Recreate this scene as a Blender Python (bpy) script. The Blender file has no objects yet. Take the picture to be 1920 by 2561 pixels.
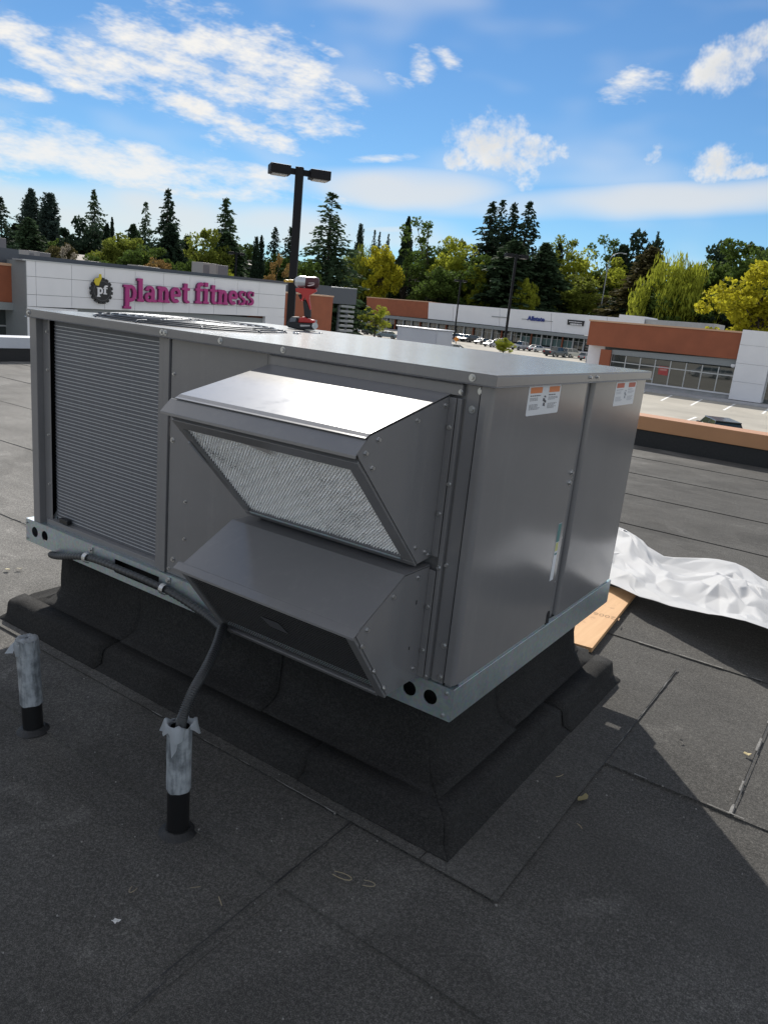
import bpy, bmesh, math, random
from mathutils import Vector, Matrix, noise
import numpy as np
random.seed(7)
sc = bpy.context.scene
COL = sc.collection
R = math.radians
# ------------------------------------------------------------------ camera
CAM = Vector((0.743, -1.510, 1.242))
CR = Vector((0.81614, 0.56974, 0.09652)); CU = Vector((-0.22422, 0.15829, 0.96160)); CF = Vector((-0.53258, 0.80643, -0.25694))
FPX, PW, PH = 1886.25, 1920.0, 2561.0
cd = bpy.data.cameras.new('camera'); cam = bpy.data.objects.new('camera', cd); COL.objects.link(cam)
cam.matrix_world = Matrix(((CR.x, CU.x, -CF.x, CAM.x), (CR.y, CU.y, -CF.y, CAM.y), (CR.z, CU.z, -CF.z, CAM.z), (0, 0, 0, 1)))
cd.sensor_fit = 'VERTICAL'; cd.sensor_height = 36.0; cd.lens = 36.0 * FPX / PH
cd.clip_start = 0.05; cd.clip_end = 3000
sc.camera = cam
# ------------------------------------------------------------------ light
SUN_AZ, SUN_EL = -0.735, R(35.9)
SKY_STRENGTH, SUN_STRENGTH, EXPOSURE = 0.07, 4.6, 0.2
CLOUD_STRENGTH = 0.80
sunv = Vector((math.sin(SUN_AZ) * math.cos(SUN_EL), math.cos(SUN_AZ) * math.cos(SUN_EL), math.sin(SUN_EL)))
sl = bpy.data.lights.new('sun', 'SUN'); so = bpy.data.objects.new('sun', sl); COL.objects.link(so)
sl.energy = SUN_STRENGTH; sl.angle = R(0.53); sl.color = (1.0, 0.95, 0.87)
so.rotation_euler = sunv.to_track_quat('Z', 'Y').to_euler()
cy = sc.cycles; cy.max_bounces = 4; cy.diffuse_bounces = 2; cy.glossy_bounces = 2; cy.transmission_bounces = 2; cy.transparent_max_bounces = 4
vs = sc.view_settings
vs.view_transform = 'Standard'; vs.look = 'None'; vs.gamma = 1.0; vs.use_curve_mapping = False; vs.exposure = EXPOSURE

def ray(px, py):
    return CF + CR * ((px - PW / 2) / FPX) - CU * ((py - PH / 2) / FPX)
def at_z(px, py, z):
    d = ray(px, py); return CAM + d * ((z - CAM.z) / d.z)
def at_y(px, py, y):
    d = ray(px, py); return CAM + d * ((y - CAM.y) / d.y)
def at_x(px, py, x):
    d = ray(px, py); return CAM + d * ((x - CAM.x) / d.x)
def at_d(px, py, t):
    return CAM + ray(px, py) * t

# ------------------------------------------------------------------ node helper
class NT:
    def __init__(s, nt): s.nt = nt; s.n = nt.nodes; s.l = nt.links
    def new(s, t, **k):
        n = s.n.new(t)
        for a, b in k.items(): setattr(n, a, b)
        return n
    def put(s, sock, v):
        if v is None: return
        if isinstance(v, bpy.types.NodeSocket): s.l.new(v, sock)
        else:
            if hasattr(sock, 'default_value'):
                try: sock.default_value = v
                except Exception: sock.default_value = tuple(v) + (1.0,)
    def m(s, op, a, b=None, c=None, clamp=False):
        n = s.new('ShaderNodeMath', operation=op, use_clamp=clamp)
        for i, v in enumerate((a, b, c)):
            if v is not None: s.put(n.inputs[i], v)
        return n.outputs[0]
    def vm(s, op, a, b=None):
        n = s.new('ShaderNodeVectorMath', operation=op)
        s.put(n.inputs[0], a)
        if b is not None: s.put(n.inputs[1], b)
        return n.outputs[0] if op not in ('DOT_PRODUCT', 'LENGTH') else n.outputs['Value']
    def noise(s, vec, scale=5, detail=3, rough=.5, dist=0):
        n = s.new('ShaderNodeTexNoise'); s.put(n.inputs['Vector'], vec)
        n.inputs['Scale'].default_value = scale; n.inputs['Detail'].default_value = detail
        n.inputs['Roughness'].default_value = rough; n.inputs['Distortion'].default_value = dist
        return n.outputs['Fac']
    def ramp(s, f, stops):
        n = s.new('ShaderNodeValToRGB'); s.put(n.inputs[0], f)
        e = n.color_ramp.elements
        while len(e) < len(stops): e.new(0.5)
        for i, (p, c) in enumerate(stops):
            e[i].position = p; e[i].color = (c, c, c, 1) if isinstance(c, (int, float)) else tuple(c) + (1,)
        return n.outputs['Color']
    def mix(s, f, a, b, mode='MIX'):
        n = s.new('ShaderNodeMix', data_type='RGBA', blend_type=mode)
        s.put(n.inputs[0], f); s.put(n.inputs[6], a if isinstance(a, bpy.types.NodeSocket) else tuple(a) + (1,))
        s.put(n.inputs[7], b if isinstance(b, bpy.types.NodeSocket) else tuple(b) + (1,))
        return n.outputs[2]
    def smooth(s, v, lo, hi):
        n = s.new('ShaderNodeMapRange', interpolation_type='SMOOTHSTEP')
        s.put(n.inputs[0], v); s.put(n.inputs[1], lo); s.put(n.inputs[2], hi)
        return n.outputs[0]

# ------------------------------------------------------------------ world: Nishita sky + clouds by direction
world = bpy.data.worlds.new('World'); sc.world = world; world.use_nodes = True
world.cycles.sampling_method = 'MANUAL'; world.cycles.sample_map_resolution = 256
w = NT(world.node_tree); w.n.clear()
sky = w.new('ShaderNodeTexSky', sky_type='NISHITA', sun_disc=False)
sky.sun_elevation = SUN_EL; sky.sun_rotation = SUN_AZ; sky.altitude = 60; sky.air_density = 1.0; sky.dust_density = 0.0; sky.ozone_density = 2.0
geo = w.new('ShaderNodeTexCoord').outputs['Generated']
sep = w.new('ShaderNodeSeparateXYZ'); w.l.new(geo, sep.inputs[0])
az = w.m('ARCTAN2', sep.outputs[0], sep.outputs[1])
el = w.m('ARCSINE', sep.outputs[2])
comb = w.new('ShaderNodeCombineXYZ'); w.l.new(az, comb.inputs[0]); w.l.new(el, comb.inputs[1])
ae = comb.outputs[0]
comb1 = w.new('ShaderNodeCombineXYZ'); w.l.new(az, comb1.inputs[0]); w.l.new(el, comb1.inputs[1]); comb1.inputs[2].default_value = 1.0
ae1 = comb1.outputs[0]
mp = w.new('ShaderNodeMapping'); w.l.new(ae, mp.inputs[0]); mp.inputs['Rotation'].default_value = (0, 0, R(17)); mp.inputs['Scale'].default_value = (1, 2.6, 1)
nz_st = w.noise(mp.outputs[0], 15, 4, .66)       # streaky puffs
nz_cu = w.noise(ae, 24, 4, .66)                      # round puffs
nz_soft = w.noise(mp.outputs[0], 5.0, 2, .55)
def pix_ae(px, py):
    d = ray(px, py).normalized(); return math.atan2(d.x, d.y), math.asin(d.z)
ROLL = 0.0967
def blob(px, py, rx, ry, rot, s=1.0):
    a0, e0 = pix_ae(px, py)
    th = ROLL - R(rot); ct, st = math.cos(th), math.sin(th); X, Y = FPX / rx * math.cos(e0), FPX / ry
    u = w.vm('DOT_PRODUCT', ae1, (ct * X, st * X, -(ct * a0 + st * e0) * X)); v = w.vm('DOT_PRODUCT', ae1, (-st * Y, ct * Y, -(-st * a0 + ct * e0) * Y))
    q = w.m('MULTIPLY_ADD', u, u, w.m('MULTIPLY', v, v))
    return w.m('ADD', q, 1 - s) if s < 1 else q
def union(lst):
    r = None
    for b in lst:
        o = blob(*b); r = o if r is None else w.m('MINIMUM', r, o)
    return w.m('MAXIMUM', w.m('SUBTRACT', 1.0, r), -1.0)
alto = union([(600, 180, 290, 100, 14), (400, 125, 150, 70, 12), (170, 145, 200, 56, 15), (480, 268, 130, 44, 24), (630, 328, 110, 30, 22), (50, 226, 80, 22, 8, .8),
              (830, 130, 80, 14, 22, .6), (960, 190, 80, 20, 18, .5), (1055, 168, 44, 34, 60, .5), (1125, 150, 48, 20, 30, .55), (790, 215, 130, 40, 12, .8),
              (1595, 208, 90, 36, -6, .85)])
band = union([(230, 400, 470, 64, 9, .95), (570, 438, 200, 36, 6, .9), (-150, 360, 260, 90, 5), (840, 487, 130, 36, 3, .6), (950, 395, 140, 13, -2, .5)])
cumu = union([(1210, 350, 84, 56, 0), (1262, 345, 66, 48, 0), (1335, 376, 90, 36, 12), (1268, 408, 84, 44, 20), (1135, 397, 34, 34, 0), (1812, 165, 84, 46, -22), (1880, 112, 80, 40, -20), (1795, 408, 56, 46, 0), (1855, 430, 70, 18, 2), (1626, 390, 34, 30, 0, .8)])
veil = union([(150, 525, 1300, 80, 3, .9), (1020, 478, 330, 60, 4, .9), (1760, 498, 900, 46, 0, .9), (970, 574, 150, 15, 0, .8)])
def dens(mask, nz, lo, hi, k):
    return w.smooth(w.m('MULTIPLY_ADD', w.m('SUBTRACT', nz, .5), k, mask), lo, hi)
d1 = dens(alto, nz_st, -.1, 1.5, 4.4)
d2 = w.m('MULTIPLY', dens(band, nz_st, -.1, 1.3, 3.0), .92)
d3 = dens(cumu, nz_cu, -.15, 1.45, 4.4)
d4 = w.m('MULTIPLY', dens(veil, nz_soft, .0, 1.0, 1.6), .78)
wisp = w.m('MULTIPLY', w.smooth(nz_soft, .46, .74), .30)
# unseen sky beyond the view: cloud cover raised as added fill light
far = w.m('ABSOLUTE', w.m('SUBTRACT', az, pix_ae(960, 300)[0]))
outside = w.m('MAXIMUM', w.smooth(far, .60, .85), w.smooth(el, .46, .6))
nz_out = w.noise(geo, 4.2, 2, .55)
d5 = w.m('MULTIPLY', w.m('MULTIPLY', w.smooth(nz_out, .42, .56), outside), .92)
dm = w.m('MAXIMUM', w.m('MAXIMUM', d1, d2), w.m('MAXIMUM', d3, d4))
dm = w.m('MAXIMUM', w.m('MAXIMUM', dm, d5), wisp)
dm = w.m('MULTIPLY', dm, w.smooth(el, -.01, .03), clamp=True)
# thick cores facing away from the sun are a little greyer
core = w.m('MULTIPLY', w.smooth(w.m('MULTIPLY_ADD', nz_cu, 1.6, w.m('MAXIMUM', cumu, w.m('MULTIPLY', alto, .6))), 1.25, 2.2), .6)
cl = w.mix(core, (1.0, .985, .955), (.60, .645, .70))
cl2 = w.mix(d4, cl, (.86, .865, .87), 'MULTIPLY')
skc = w.mix(1.0, sky.outputs[0], (.68, .98, 1.22), 'MULTIPLY')
bg1 = w.new('ShaderNodeBackground'); w.l.new(skc, bg1.inputs[0]); bg1.inputs[1].default_value = SKY_STRENGTH
bg2 = w.new('ShaderNodeBackground'); w.l.new(cl2, bg2.inputs[0]); bg2.inputs[1].default_value = CLOUD_STRENGTH
mx = w.new('ShaderNodeMixShader'); w.l.new(dm, mx.inputs[0]); w.l.new(bg1.outputs[0], mx.inputs[1]); w.l.new(bg2.outputs[0], mx.inputs[2])
wo = w.new('ShaderNodeOutputWorld'); w.l.new(mx.outputs[0], wo.inputs[0])

# ------------------------------------------------------------------ materials
MATS = {}
def mat(name, col, rough=.6, metal=0.0, var=0.0, vscale=8, bump=0.0, bscale=60, spec=.5, coat=0.0, transl=0.0, aniso=0.0, emit=None):
    if name in MATS: return MATS[name]
    m = bpy.data.materials.new(name); m.use_nodes = True
    t = NT(m.node_tree); b = t.n['Principled BSDF']
    b.inputs['Roughness'].default_value = rough; b.inputs['Metallic'].default_value = metal
    b.inputs['Specular IOR Level'].default_value = spec; b.inputs['Coat Weight'].default_value = coat; b.inputs['Coat Roughness'].default_value = .15
    pos = t.new('ShaderNodeNewGeometry').outputs['Position']
    if var > 0:
        n = t.noise(pos, vscale, 5, .6)
        lo = tuple(max(0, c * (1 - var)) for c in col); hi = tuple(min(1, c * (1 + var)) for c in col)
        t.l.new(t.ramp(n, [(.3, lo), (.7, hi)]), b.inputs['Base Color'])
    else: b.inputs['Base Color'].default_value = tuple(col) + (1,)
    if bump > 0:
        bn = t.new('ShaderNodeBump'); bn.inputs['Strength'].default_value = bump; bn.inputs['Distance'].default_value = .01
        t.l.new(t.noise(pos, bscale, 4, .6), bn.inputs['Height']); t.l.new(bn.outputs[0], b.inputs['Normal'])
    if transl > 0:
        tr = t.new('ShaderNodeBsdfTranslucent'); ms = t.new('ShaderNodeMixShader'); ms.inputs[0].default_value = transl
        tr.inputs['Color'].default_value = tuple(min(1, c * 1.5) for c in col) + (1,)
        if b.inputs['Base Color'].is_linked: t.l.new(b.inputs['Base Color'].links[0].from_socket, tr.inputs['Color'])
        t.l.new(b.outputs[0], ms.inputs[1]); t.l.new(tr.outputs[0], ms.inputs[2]); t.l.new(ms.outputs[0], t.n['Material Output'].inputs[0])
    MATS[name] = m; return m

def paint_material():
    m = bpy.data.materials.new('unit_paint'); m.use_nodes = True; t = NT(m.node_tree); b = t.n['Principled BSDF']
    pos = t.new('ShaderNodeNewGeometry').outputs['Position']
    n1 = t.noise(pos, 3, 5, .6); n2 = t.noise(pos, 40, 4, .7); n3 = t.noise(pos, 900, 2, .5)
    t.l.new(t.ramp(n1, [(.3, (.178, .176, .182)), (.7, (.200, .197, .203))]), b.inputs['Base Color'])
    stm = t.new('ShaderNodeMapping'); stm.inputs['Scale'].default_value = (26, 26, 1.6); t.l.new(pos, stm.inputs[0]); streak = t.noise(stm.outputs[0], 1, 4, .65)
    dust = t.smooth(t.m('ADD', t.m('MULTIPLY', streak, .6), t.m('MULTIPLY', n2, .4)), .48, .72)
    base = b.inputs['Base Color'].links[0].from_socket
    t.l.new(t.mix(t.m('MULTIPLY', dust, .22), base, (.30, .295, .285)), b.inputs['Base Color'])
    t.l.new(t.m('ADD', t.m('MULTIPLY_ADD', n2, .10, .48), t.m('MULTIPLY', dust, .14)), b.inputs['Roughness'])
    b.inputs['Metallic'].default_value = .0; b.inputs['Specular IOR Level'].default_value = .10; b.inputs['Coat Weight'].default_value = .95; b.inputs['Coat IOR'].default_value = 1.62; t.l.new(t.m('MULTIPLY_ADD', n2, .10, .12), b.inputs['Coat Roughness'])
    bn = t.new('ShaderNodeBump'); bn.inputs['Strength'].default_value = .05; bn.inputs['Distance'].default_value = .002; t.l.new(n3, bn.inputs['Height'])
    # faint oil-canning of the sheet metal
    b2 = t.new('ShaderNodeBump'); b2.inputs['Strength'].default_value = .16; b2.inputs['Distance'].default_value = .02
    t.l.new(t.noise(pos, 3.2, 1, .5), b2.inputs['Height']); t.l.new(bn.outputs[0], b2.inputs['Normal']); t.l.new(b2.outputs[0], b.inputs['Normal'])
    return m
PAINT = paint_material()
def galv_material():
    m = bpy.data.materials.new('galvanised_steel'); m.use_nodes = True; t = NT(m.node_tree); b = t.n['Principled BSDF']
    pos = t.new('ShaderNodeNewGeometry').outputs['Position']
    v = t.new('ShaderNodeTexVoronoi'); v.inputs['Scale'].default_value = 120; t.l.new(pos, v.inputs['Vector'])
    n = t.noise(pos, 14, 5, .6)
    c = t.mix(t.m('MULTIPLY', n, .6), (.42, .49, .52), (.60, .67, .69))
    c = t.mix(.12, c, v.outputs['Color'], 'OVERLAY'); t.l.new(c, b.inputs['Base Color'])
    b.inputs['Metallic'].default_value = .75; t.l.new(t.m('MULTIPLY_ADD', n, .18, .30), b.inputs['Roughness'])
    return m
GALV = galv_material()
def roof_material(name, dark, light, gs=1.0, left_gain=1.0):
    m = bpy.data.materials.new(name); m.use_nodes = True; t = NT(m.node_tree); b = t.n['Principled BSDF']
    pos = t.new('ShaderNodeNewGeometry').outputs['Position']
    g1 = t.noise(pos, 420 * gs, 2, .7); g2 = t.noise(pos, 130 * gs, 3, .7); bl = t.noise(pos, 2.2, 6, .62, .4); bl2 = t.noise(pos, .55, 4, .6)
    st = t.new('ShaderNodeMapping'); st.inputs['Scale'].default_value = (1.2, 9, 1); t.l.new(pos, st.inputs[0]); streak = t.noise(st.outputs[0], 1.6, 5, .6)
    g = t.m('ADD', t.m('MULTIPLY', g1, .62), t.m('MULTIPLY', g2, .38))
    c = t.ramp(g, [(.34, tuple(x * .55 for x in dark)), (.49, dark), (.57, light), (.70, tuple(min(1, x * 1.6) for x in light))])
    k = t.m('ADD', t.m('ADD', t.m('MULTIPLY', bl, .55), t.m('MULTIPLY', bl2, .5)), t.m('MULTIPLY', streak, .35))
    k = t.m('MULTIPLY_ADD', k, 1.15, .16)
    pud = t.noise(pos, 1.15, 4, .5, .6)            # dried puddle stains and scuffed patches with their own outlines
    k = t.m('MULTIPLY', k, t.m('SUBTRACT', 1.0, t.m('MULTIPLY', t.smooth(pud, .56, .585), .16)))
    k = t.m('MULTIPLY', k, t.m('MULTIPLY_ADD', t.smooth(t.noise(pos, 3.6, 5, .65, .8), .60, .70), .32, 1.0))
    if left_gain > 1:            # the membrane is lighter towards the far left of the roof
        sx = t.new('ShaderNodeSeparateXYZ'); t.l.new(pos, sx.inputs[0])
        bw = t.m('ADD', t.m('MULTIPLY', sx.outputs[0], -1.0), t.m('MULTIPLY_ADD', bl, 1.6, -.8))
        k = t.m('MULTIPLY', k, t.m('MULTIPLY_ADD', t.smooth(bw, .6, 2.6), left_gain - 1, 1.0))
    sc_ = t.vm('SCALE', c); t.put(sc_.node.inputs['Scale'], k)
    t.l.new(sc_, b.inputs['Base Color']); b.inputs['Roughness'].default_value = .95; b.inputs['Specular IOR Level'].default_value = .22
    bn = t.new('ShaderNodeBump'); bn.inputs['Strength'].default_value = .7; bn.inputs['Distance'].default_value = .002; t.l.new(g, bn.inputs['Height'])
    b2 = t.new('ShaderNodeBump'); b2.inputs['Strength'].default_value = .35; b2.inputs['Distance'].default_value = .012; t.l.new(t.noise(pos, 9, 4, .55), b2.inputs['Height'])
    t.l.new(bn.outputs[0], b2.inputs['Normal']); t.l.new(b2.outputs[0], b.inputs['Normal'])
    return m
ROOF = roof_material('roof_granules', (.070, .068, .064), (.125, .120, .112), 1.0, 2.3)
FLASH = roof_material('flashing_granules', (.025, .0245, .024), (.044, .0425, .041))
BITUMEN = mat('bitumen', (.018, .018, .019), .55, var=.4, vscale=40, bump=.3, bscale=200)
SCREW = mat('zinc_screw', (.55, .55, .55), .3, .9)
BLACK = mat('black_plastic', (.015, .015, .016), .45)
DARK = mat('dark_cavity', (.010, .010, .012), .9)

# ------------------------------------------------------------------ mesh builder
def tag(o, label=None, cat=None, group=None, kind=None):
    if label: o['label'] = label
    if cat: o['category'] = cat
    if group: o['group'] = group
    if kind: o['kind'] = kind
    return o
def link(name, me, parent=None, m=None, loc=None):
    o = bpy.data.objects.new(name, me); COL.objects.link(o)
    if m is not None:
        for mm in (m if isinstance(m, (list, tuple)) else [m]): me.materials.append(mm)
    if parent is not None:
        o.parent = parent
        if loc is None: o.matrix_parent_inverse = Matrix.Translation(-parent.location)
    if loc is not None: o.location = loc
    return o
def empty(name, loc=(0, 0, 0), rz=0):
    o = bpy.data.objects.new(name, None); COL.objects.link(o); o.location = loc; o.rotation_euler[2] = rz; o.empty_display_size = .2; return o
class MB:
    def __init__(s): s.v = []; s.f = []; s.sm = []
    def add(s, vs, fs, smooth=False):
        k = len(s.v); s.v += [tuple(p) for p in vs]
        for f in fs: s.f.append(tuple(i + k for i in f)); s.sm.append(smooth)
        return s
    def box(s, x0, x1, y0, y1, z0, z1):
        vs = [(x, y, z) for z in (z0, z1) for y in (y0, y1) for x in (x0, x1)]
        return s.add(vs, [(0, 2, 3, 1), (4, 5, 7, 6), (0, 1, 5, 4), (2, 6, 7, 3), (0, 4, 6, 2), (1, 3, 7, 5)])
    def prism(s, poly, d):                # 3D polygon list + extrusion vector
        n = len(poly); d = Vector(d); a = [Vector(p) for p in poly]; b = [p + d for p in a]
        fs = [tuple(range(n))[::-1], tuple(range(n, 2 * n))] + [(i, (i + 1) % n, n + (i + 1) % n, n + i) for i in range(n)]
        return s.add(a + b, fs)
    def xprism(s, yz, x0, x1): return s.prism([(x0, y, z) for y, z in yz], (x1 - x0, 0, 0))
    def yprism(s, xz, y0, y1): return s.prism([(x, y0, z) for x, z in xz], (0, y1 - y0, 0))
    def zprism(s, xy, z0, z1): return s.prism([(x, y, z0) for x, y in xy], (0, 0, z1 - z0))
    def cyl(s, a, b, r0, r1=None, n=12, cap=True, smooth=True):
        a = Vector(a); b = Vector(b); r1 = r0 if r1 is None else r1
        q = (b - a).to_track_quat('Z', 'Y'); vs = []
        for p, r in ((a, r0), (b, r1)):
            for i in range(n):
                t = 2 * math.pi * i / n; vs.append(p + q @ Vector((r * math.cos(t), r * math.sin(t), 0)))
        s.add(vs, [(i, (i + 1) % n, n + (i + 1) % n, n + i) for i in range(n)], smooth)
        if cap: s.add(vs[:n], [tuple(range(n))[::-1]]); s.add(vs[n:], [tuple(range(n))])
        return s
    def tube(s, path, rad, n=10, cap=True):
        P = [Vector(p) for p in path]; vs = []; k = len(P)
        up = Vector((0.31, .2, .93))
        for i, p in enumerate(P):
            t = (P[min(i + 1, k - 1)] - P[max(i - 1, 0)]).normalized()
            e1 = t.cross(up).normalized(); e2 = t.cross(e1)
            r = rad[i] if isinstance(rad, (list, tuple)) else rad
            for j in range(n):
                a = 2 * math.pi * j / n; vs.append(p + e1 * (r * math.cos(a)) + e2 * (r * math.sin(a)))
        fs = [(i * n + j, i * n + (j + 1) % n, (i + 1) * n + (j + 1) % n, (i + 1) * n + j) for i in range(k - 1) for j in range(n)]
        s.add(vs, fs, True)
        if cap: s.add(vs[:n], [tuple(range(n))]); s.add(vs[-n:], [tuple(range(n))[::-1]])
        return s
    def mesh(s, name):
        me = bpy.data.meshes.new(name); me.from_pydata(s.v, [], s.f)
        me.polygons.foreach_set('use_smooth', s.sm); me.update()
        bm = bmesh.new(); bm.from_mesh(me); bmesh.ops.recalc_face_normals(bm, faces=bm.faces); bm.to_mesh(me); bm.free()
        return me
    def build(s, name, m, parent=None, bevel=0, seg=2, loc=None):
        o = link(name, s.mesh(name), parent, m, loc)
        if bevel:
            md = o.modifiers.new('bevel', 'BEVEL'); md.width = bevel; md.segments = seg; md.limit_method = 'ANGLE'; md.angle_limit = R(40)
        return o
def plate(outline, holes, thick, M, name, m, parent, bevel=0):
    """flat plate in local xy with real holes, thickness along local z, placed by matrix M"""
    bm = bmesh.new(); es = []
    for loop in [outline] + holes:
        vs = [bm.verts.new((x, y, 0)) for x, y in loop]
        es += [bm.edges.new((vs[i], vs[(i + 1) % len(vs)])) for i in range(len(vs))]
    bmesh.ops.triangle_fill(bm, use_beauty=True, use_dissolve=False, edges=es)
    r = bmesh.ops.extrude_face_region(bm, geom=list(bm.faces))
    bmesh.ops.translate(bm, vec=(0, 0, thick), verts=[g for g in r['geom'] if isinstance(g, bmesh.types.BMVert)])
    bmesh.ops.transform(bm, matrix=M, verts=bm.verts); bmesh.ops.recalc_face_normals(bm, faces=bm.faces)
    me = bpy.data.meshes.new(name); bm.to_mesh(me); bm.free()
    return link(name, me, parent, m)
def circle(cx, cy, r, n=28): return [(cx + r * math.cos(2 * math.pi * i / n), cy + r * math.sin(2 * math.pi * i / n)) for i in range(n)]
def rect(x0, y0, x1, y1): return [(x0, y0), (x1, y0), (x1, y1), (x0, y1)]
MFRONT = Matrix(((1, 0, 0, 0), (0, 0, 1, 0), (0, 1, 0, 0), (0, 0, 0, 1)))      # local x->X, y->Z, z->Y

# ================================================================== SETTING
GZ = -4.2
# --- ground
g = MB(); g.add([(-900, -400, GZ), (700, -400, GZ), (700, 1300, GZ), (-900, 1300, GZ)], [(0, 1, 2, 3)])
LOT = mat('worn_asphalt', (.36, .335, .285), .9, var=.17, vscale=.30)
tag(g.build('parking_lot', LOT), kind='structure')
# --- our roof: a slab with lapped membrane sheets
RX0, RX1, RY0, RY1 = -10.35, 5.5, -6.0, 7.5
r0 = MB(); r0.box(RX0, RX1, RY0, RY1, GZ, -.012)
roof = tag(r0.build('roof', ROOF), kind='structure')
YL = [.597 + k for k in range(-7, 8)]
YL = [y for y in YL if RY0 < y < RY1] + [RY1]; YL = [RY0] + YL
joints = {}
for k in range(len(YL) - 1):
    y0, y1 = YL[k], YL[k + 1]
    rnd = random.Random(k * 13 + 5)
    if abs(y0 + .403) < .01: xs = [RX0, -7.1, -.15, 3.6, RX1]
    elif abs(y0 + 1.403) < .01: xs = [RX0, -5.2, -.13, RX1]
    elif abs(y0 - .597) < .01: xs = [RX0, -5.9, .6, RX1]
    else:
        a = rnd.uniform(-8, -4); xs = [RX0, a, a + 7.5 if a + 7.5 < 5 else 4, RX1]
    for i in range(len(xs) - 1):
        xa, xb = xs[i], xs[i + 1]; n = max(8, int((xb - xa) / .08))
        m_ = MB(); top = []; bot = []
        zl = .0045 if i % 2 else .0028                              # end laps: alternate sheets lie on top
        for j in range(n + 1):
            x = xa + (xb - xa) * j / n
            wob = .006 * noise.noise(Vector((x * 2.1, y0 * 3.7, 1.3))) + .003 * noise.noise(Vector((x * 9, y0, 4)))
            top.append([(x, y0 - .03 + wob, zl + .001), (x, y0 + .06, zl - .001), (x, y1 - .02, -.004 + zl)])
        vs = []; fs = []
        for j, (p, q, r_) in enumerate(top):
            vs += [(p[0], p[1], -.008), p, q, r_]
        for j in range(n):
            for c in range(3): fs.append((j * 4 + c, (j + 1) * 4 + c, (j + 1) * 4 + c + 1, j * 4 + c + 1))
        m_.add(vs, fs); m_.add([(xb, y0 - .03, -.008), top[-1][0], top[-1][1], top[-1][2], (xb, y1 - .02, -.008)], [(0, 1, 2, 3, 4)])
        m_.build('membrane_sheet', ROOF, roof)
# worn seam scuffs: pale granule loss along the joints (thin slivers lying on the sheets)
SCUFF = mat('scuffed_membrane', (.21, .205, .195), .95, var=.5, vscale=60)
def strip_on_roof(p0, p1, wd, z, name, m, parent, seed=0, cut=.45):
    a = Vector(p0 + (0,)); b = Vector(p1 + (0,)); L = (b - a).length; t = (b - a).normalized(); nrm = Vector((-t.y, t.x, 0)); n = max(4, int(L / .012)); mb = MB()
    prev = None
    for i in range(n + 1):
        p = a + t * (L * i / n); q = noise.noise(Vector((i * .16, seed * 7.7, .3)))
        hw = wd * (.5 + .5 * noise.noise(Vector((i * .31, seed * 3.1, 2.2))))
        if q < cut - .45: prev = None; continue
        cur = (p + nrm * hw, p - nrm * hw)
        if prev: mb.add([(prev[0].x, prev[0].y, z), (prev[1].x, prev[1].y, z), (cur[1].x, cur[1].y, z), (cur[0].x, cur[0].y, z)], [(0, 1, 2, 3)])
        prev = cur
    if mb.f: mb.build(name, m, parent)
for i, (a, b, wd) in enumerate([((-.6, 1.566), (1.2, 1.566), .006), ((.244, .6), (.244, 1.41), .006), ((.6, .57), (.6, 1.55), .006), ((.3, .567), (1.2, .567), .004), ((-1.3, -.16), (-.2, -.16), .006), ((-2.2, .56), (-4, .56), .006)]):
    strip_on_roof(a, b, wd, .0088, 'scuffed_seam', SCUFF, roof, i)
for i, (a, b) in enumerate([((.2475, .5), (.2475, 1.42)), ((.605, .57), (.605, 1.56)), ((-.152, -.75), (-.152, -.16)), ((-.135, -1.45), (-.135, -.75))]):
    strip_on_roof(a, b, .0030, .0083, 'bitumen_seam', BITUMEN, roof, 20 + i, -9)
# --- flashing apron, raised ledge and curb under the unit
ap = MB()
ap.zprism([(.05, -.16), (.25, -.16), (.244, 1.30), (.244, 1.41), (.06, 1.24)], .0066, .0098)
ap.build('membrane_patch', ROOF, roof)
ap = MB(); ap.zprism([(-1.95, -.165), (.047, -.16), (.05, -.06), (-1.95, -.06)], .0070, .0102); ap.build('membrane_patch', ROOF, roof)
def loft(rings, capt=True):
    mb = MB(); vs = []; n = len(rings[0])
    for r_ in rings: vs += r_
    fs = [(k * n + i, k * n + (i + 1) % n, (k + 1) * n + (i + 1) % n, (k + 1) * n + i) for k in range(len(rings) - 1) for i in range(n)]
    mb.add(vs, fs)
    if capt: mb.add(rings[-1], [tuple(range(n))])
    return mb
def rring(x0, x1, y0, y1, z, off, r_=.02, seed=0):
    pts = []; x0 -= off; x1 += off; y0 -= off; y1 += off; r_ = r_ + off * .25
    def side(ax, ay, bx, by, n):
        for i in range(n):
            t = i / n; x = ax + (bx - ax) * t; y = ay + (by - ay) * t
            k = .004 * noise.noise(Vector((x * 6, y * 6, z * 4 + seed)))
            pts.append((x + k, y + k, z + .5 * k))
    side(x0 + r_, y0, x1 - r_, y0, 30); side(x1, y0 + r_, x1, y1 - r_, 20); side(x1 - r_, y1, x0 + r_, y1, 30); side(x0, y1 - r_, x0, y0 + r_, 20)
    return pts
curb_root = tag(empty('roof_curb', (-.9, .58, 0)), 'black granulated roof curb and raised ledge carrying the grey rooftop unit', 'roof curb')
LX0, LX1, LY0, LY1 = -1.83, .057, -.078, 1.145
loft([rring(LX0, LX1, LY0, LY1, z, o, .03, 3) for z, o in ((.006, .045), (.016, .014), (.055, .006), (.066, .002), (.070, -.006))]).build('ledge', FLASH, curb_root)
CX0, CX1, CY0, CY1 = -1.72, -.08, .065, 1.09
loft([rring(CX0, CX1, CY0, CY1, z, o, .02, 9) for z, o in ((.0725, .085), (.079, .055), (.094, .026), (.117, .009), (.16, .002), (.279, 0))]).build('curb_wall', FLASH, curb_root)
CPROF = [(.085, .0725), (.055, .079), (.026, .094), (.009, .117), (.002, .16), (0, .276)]
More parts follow.
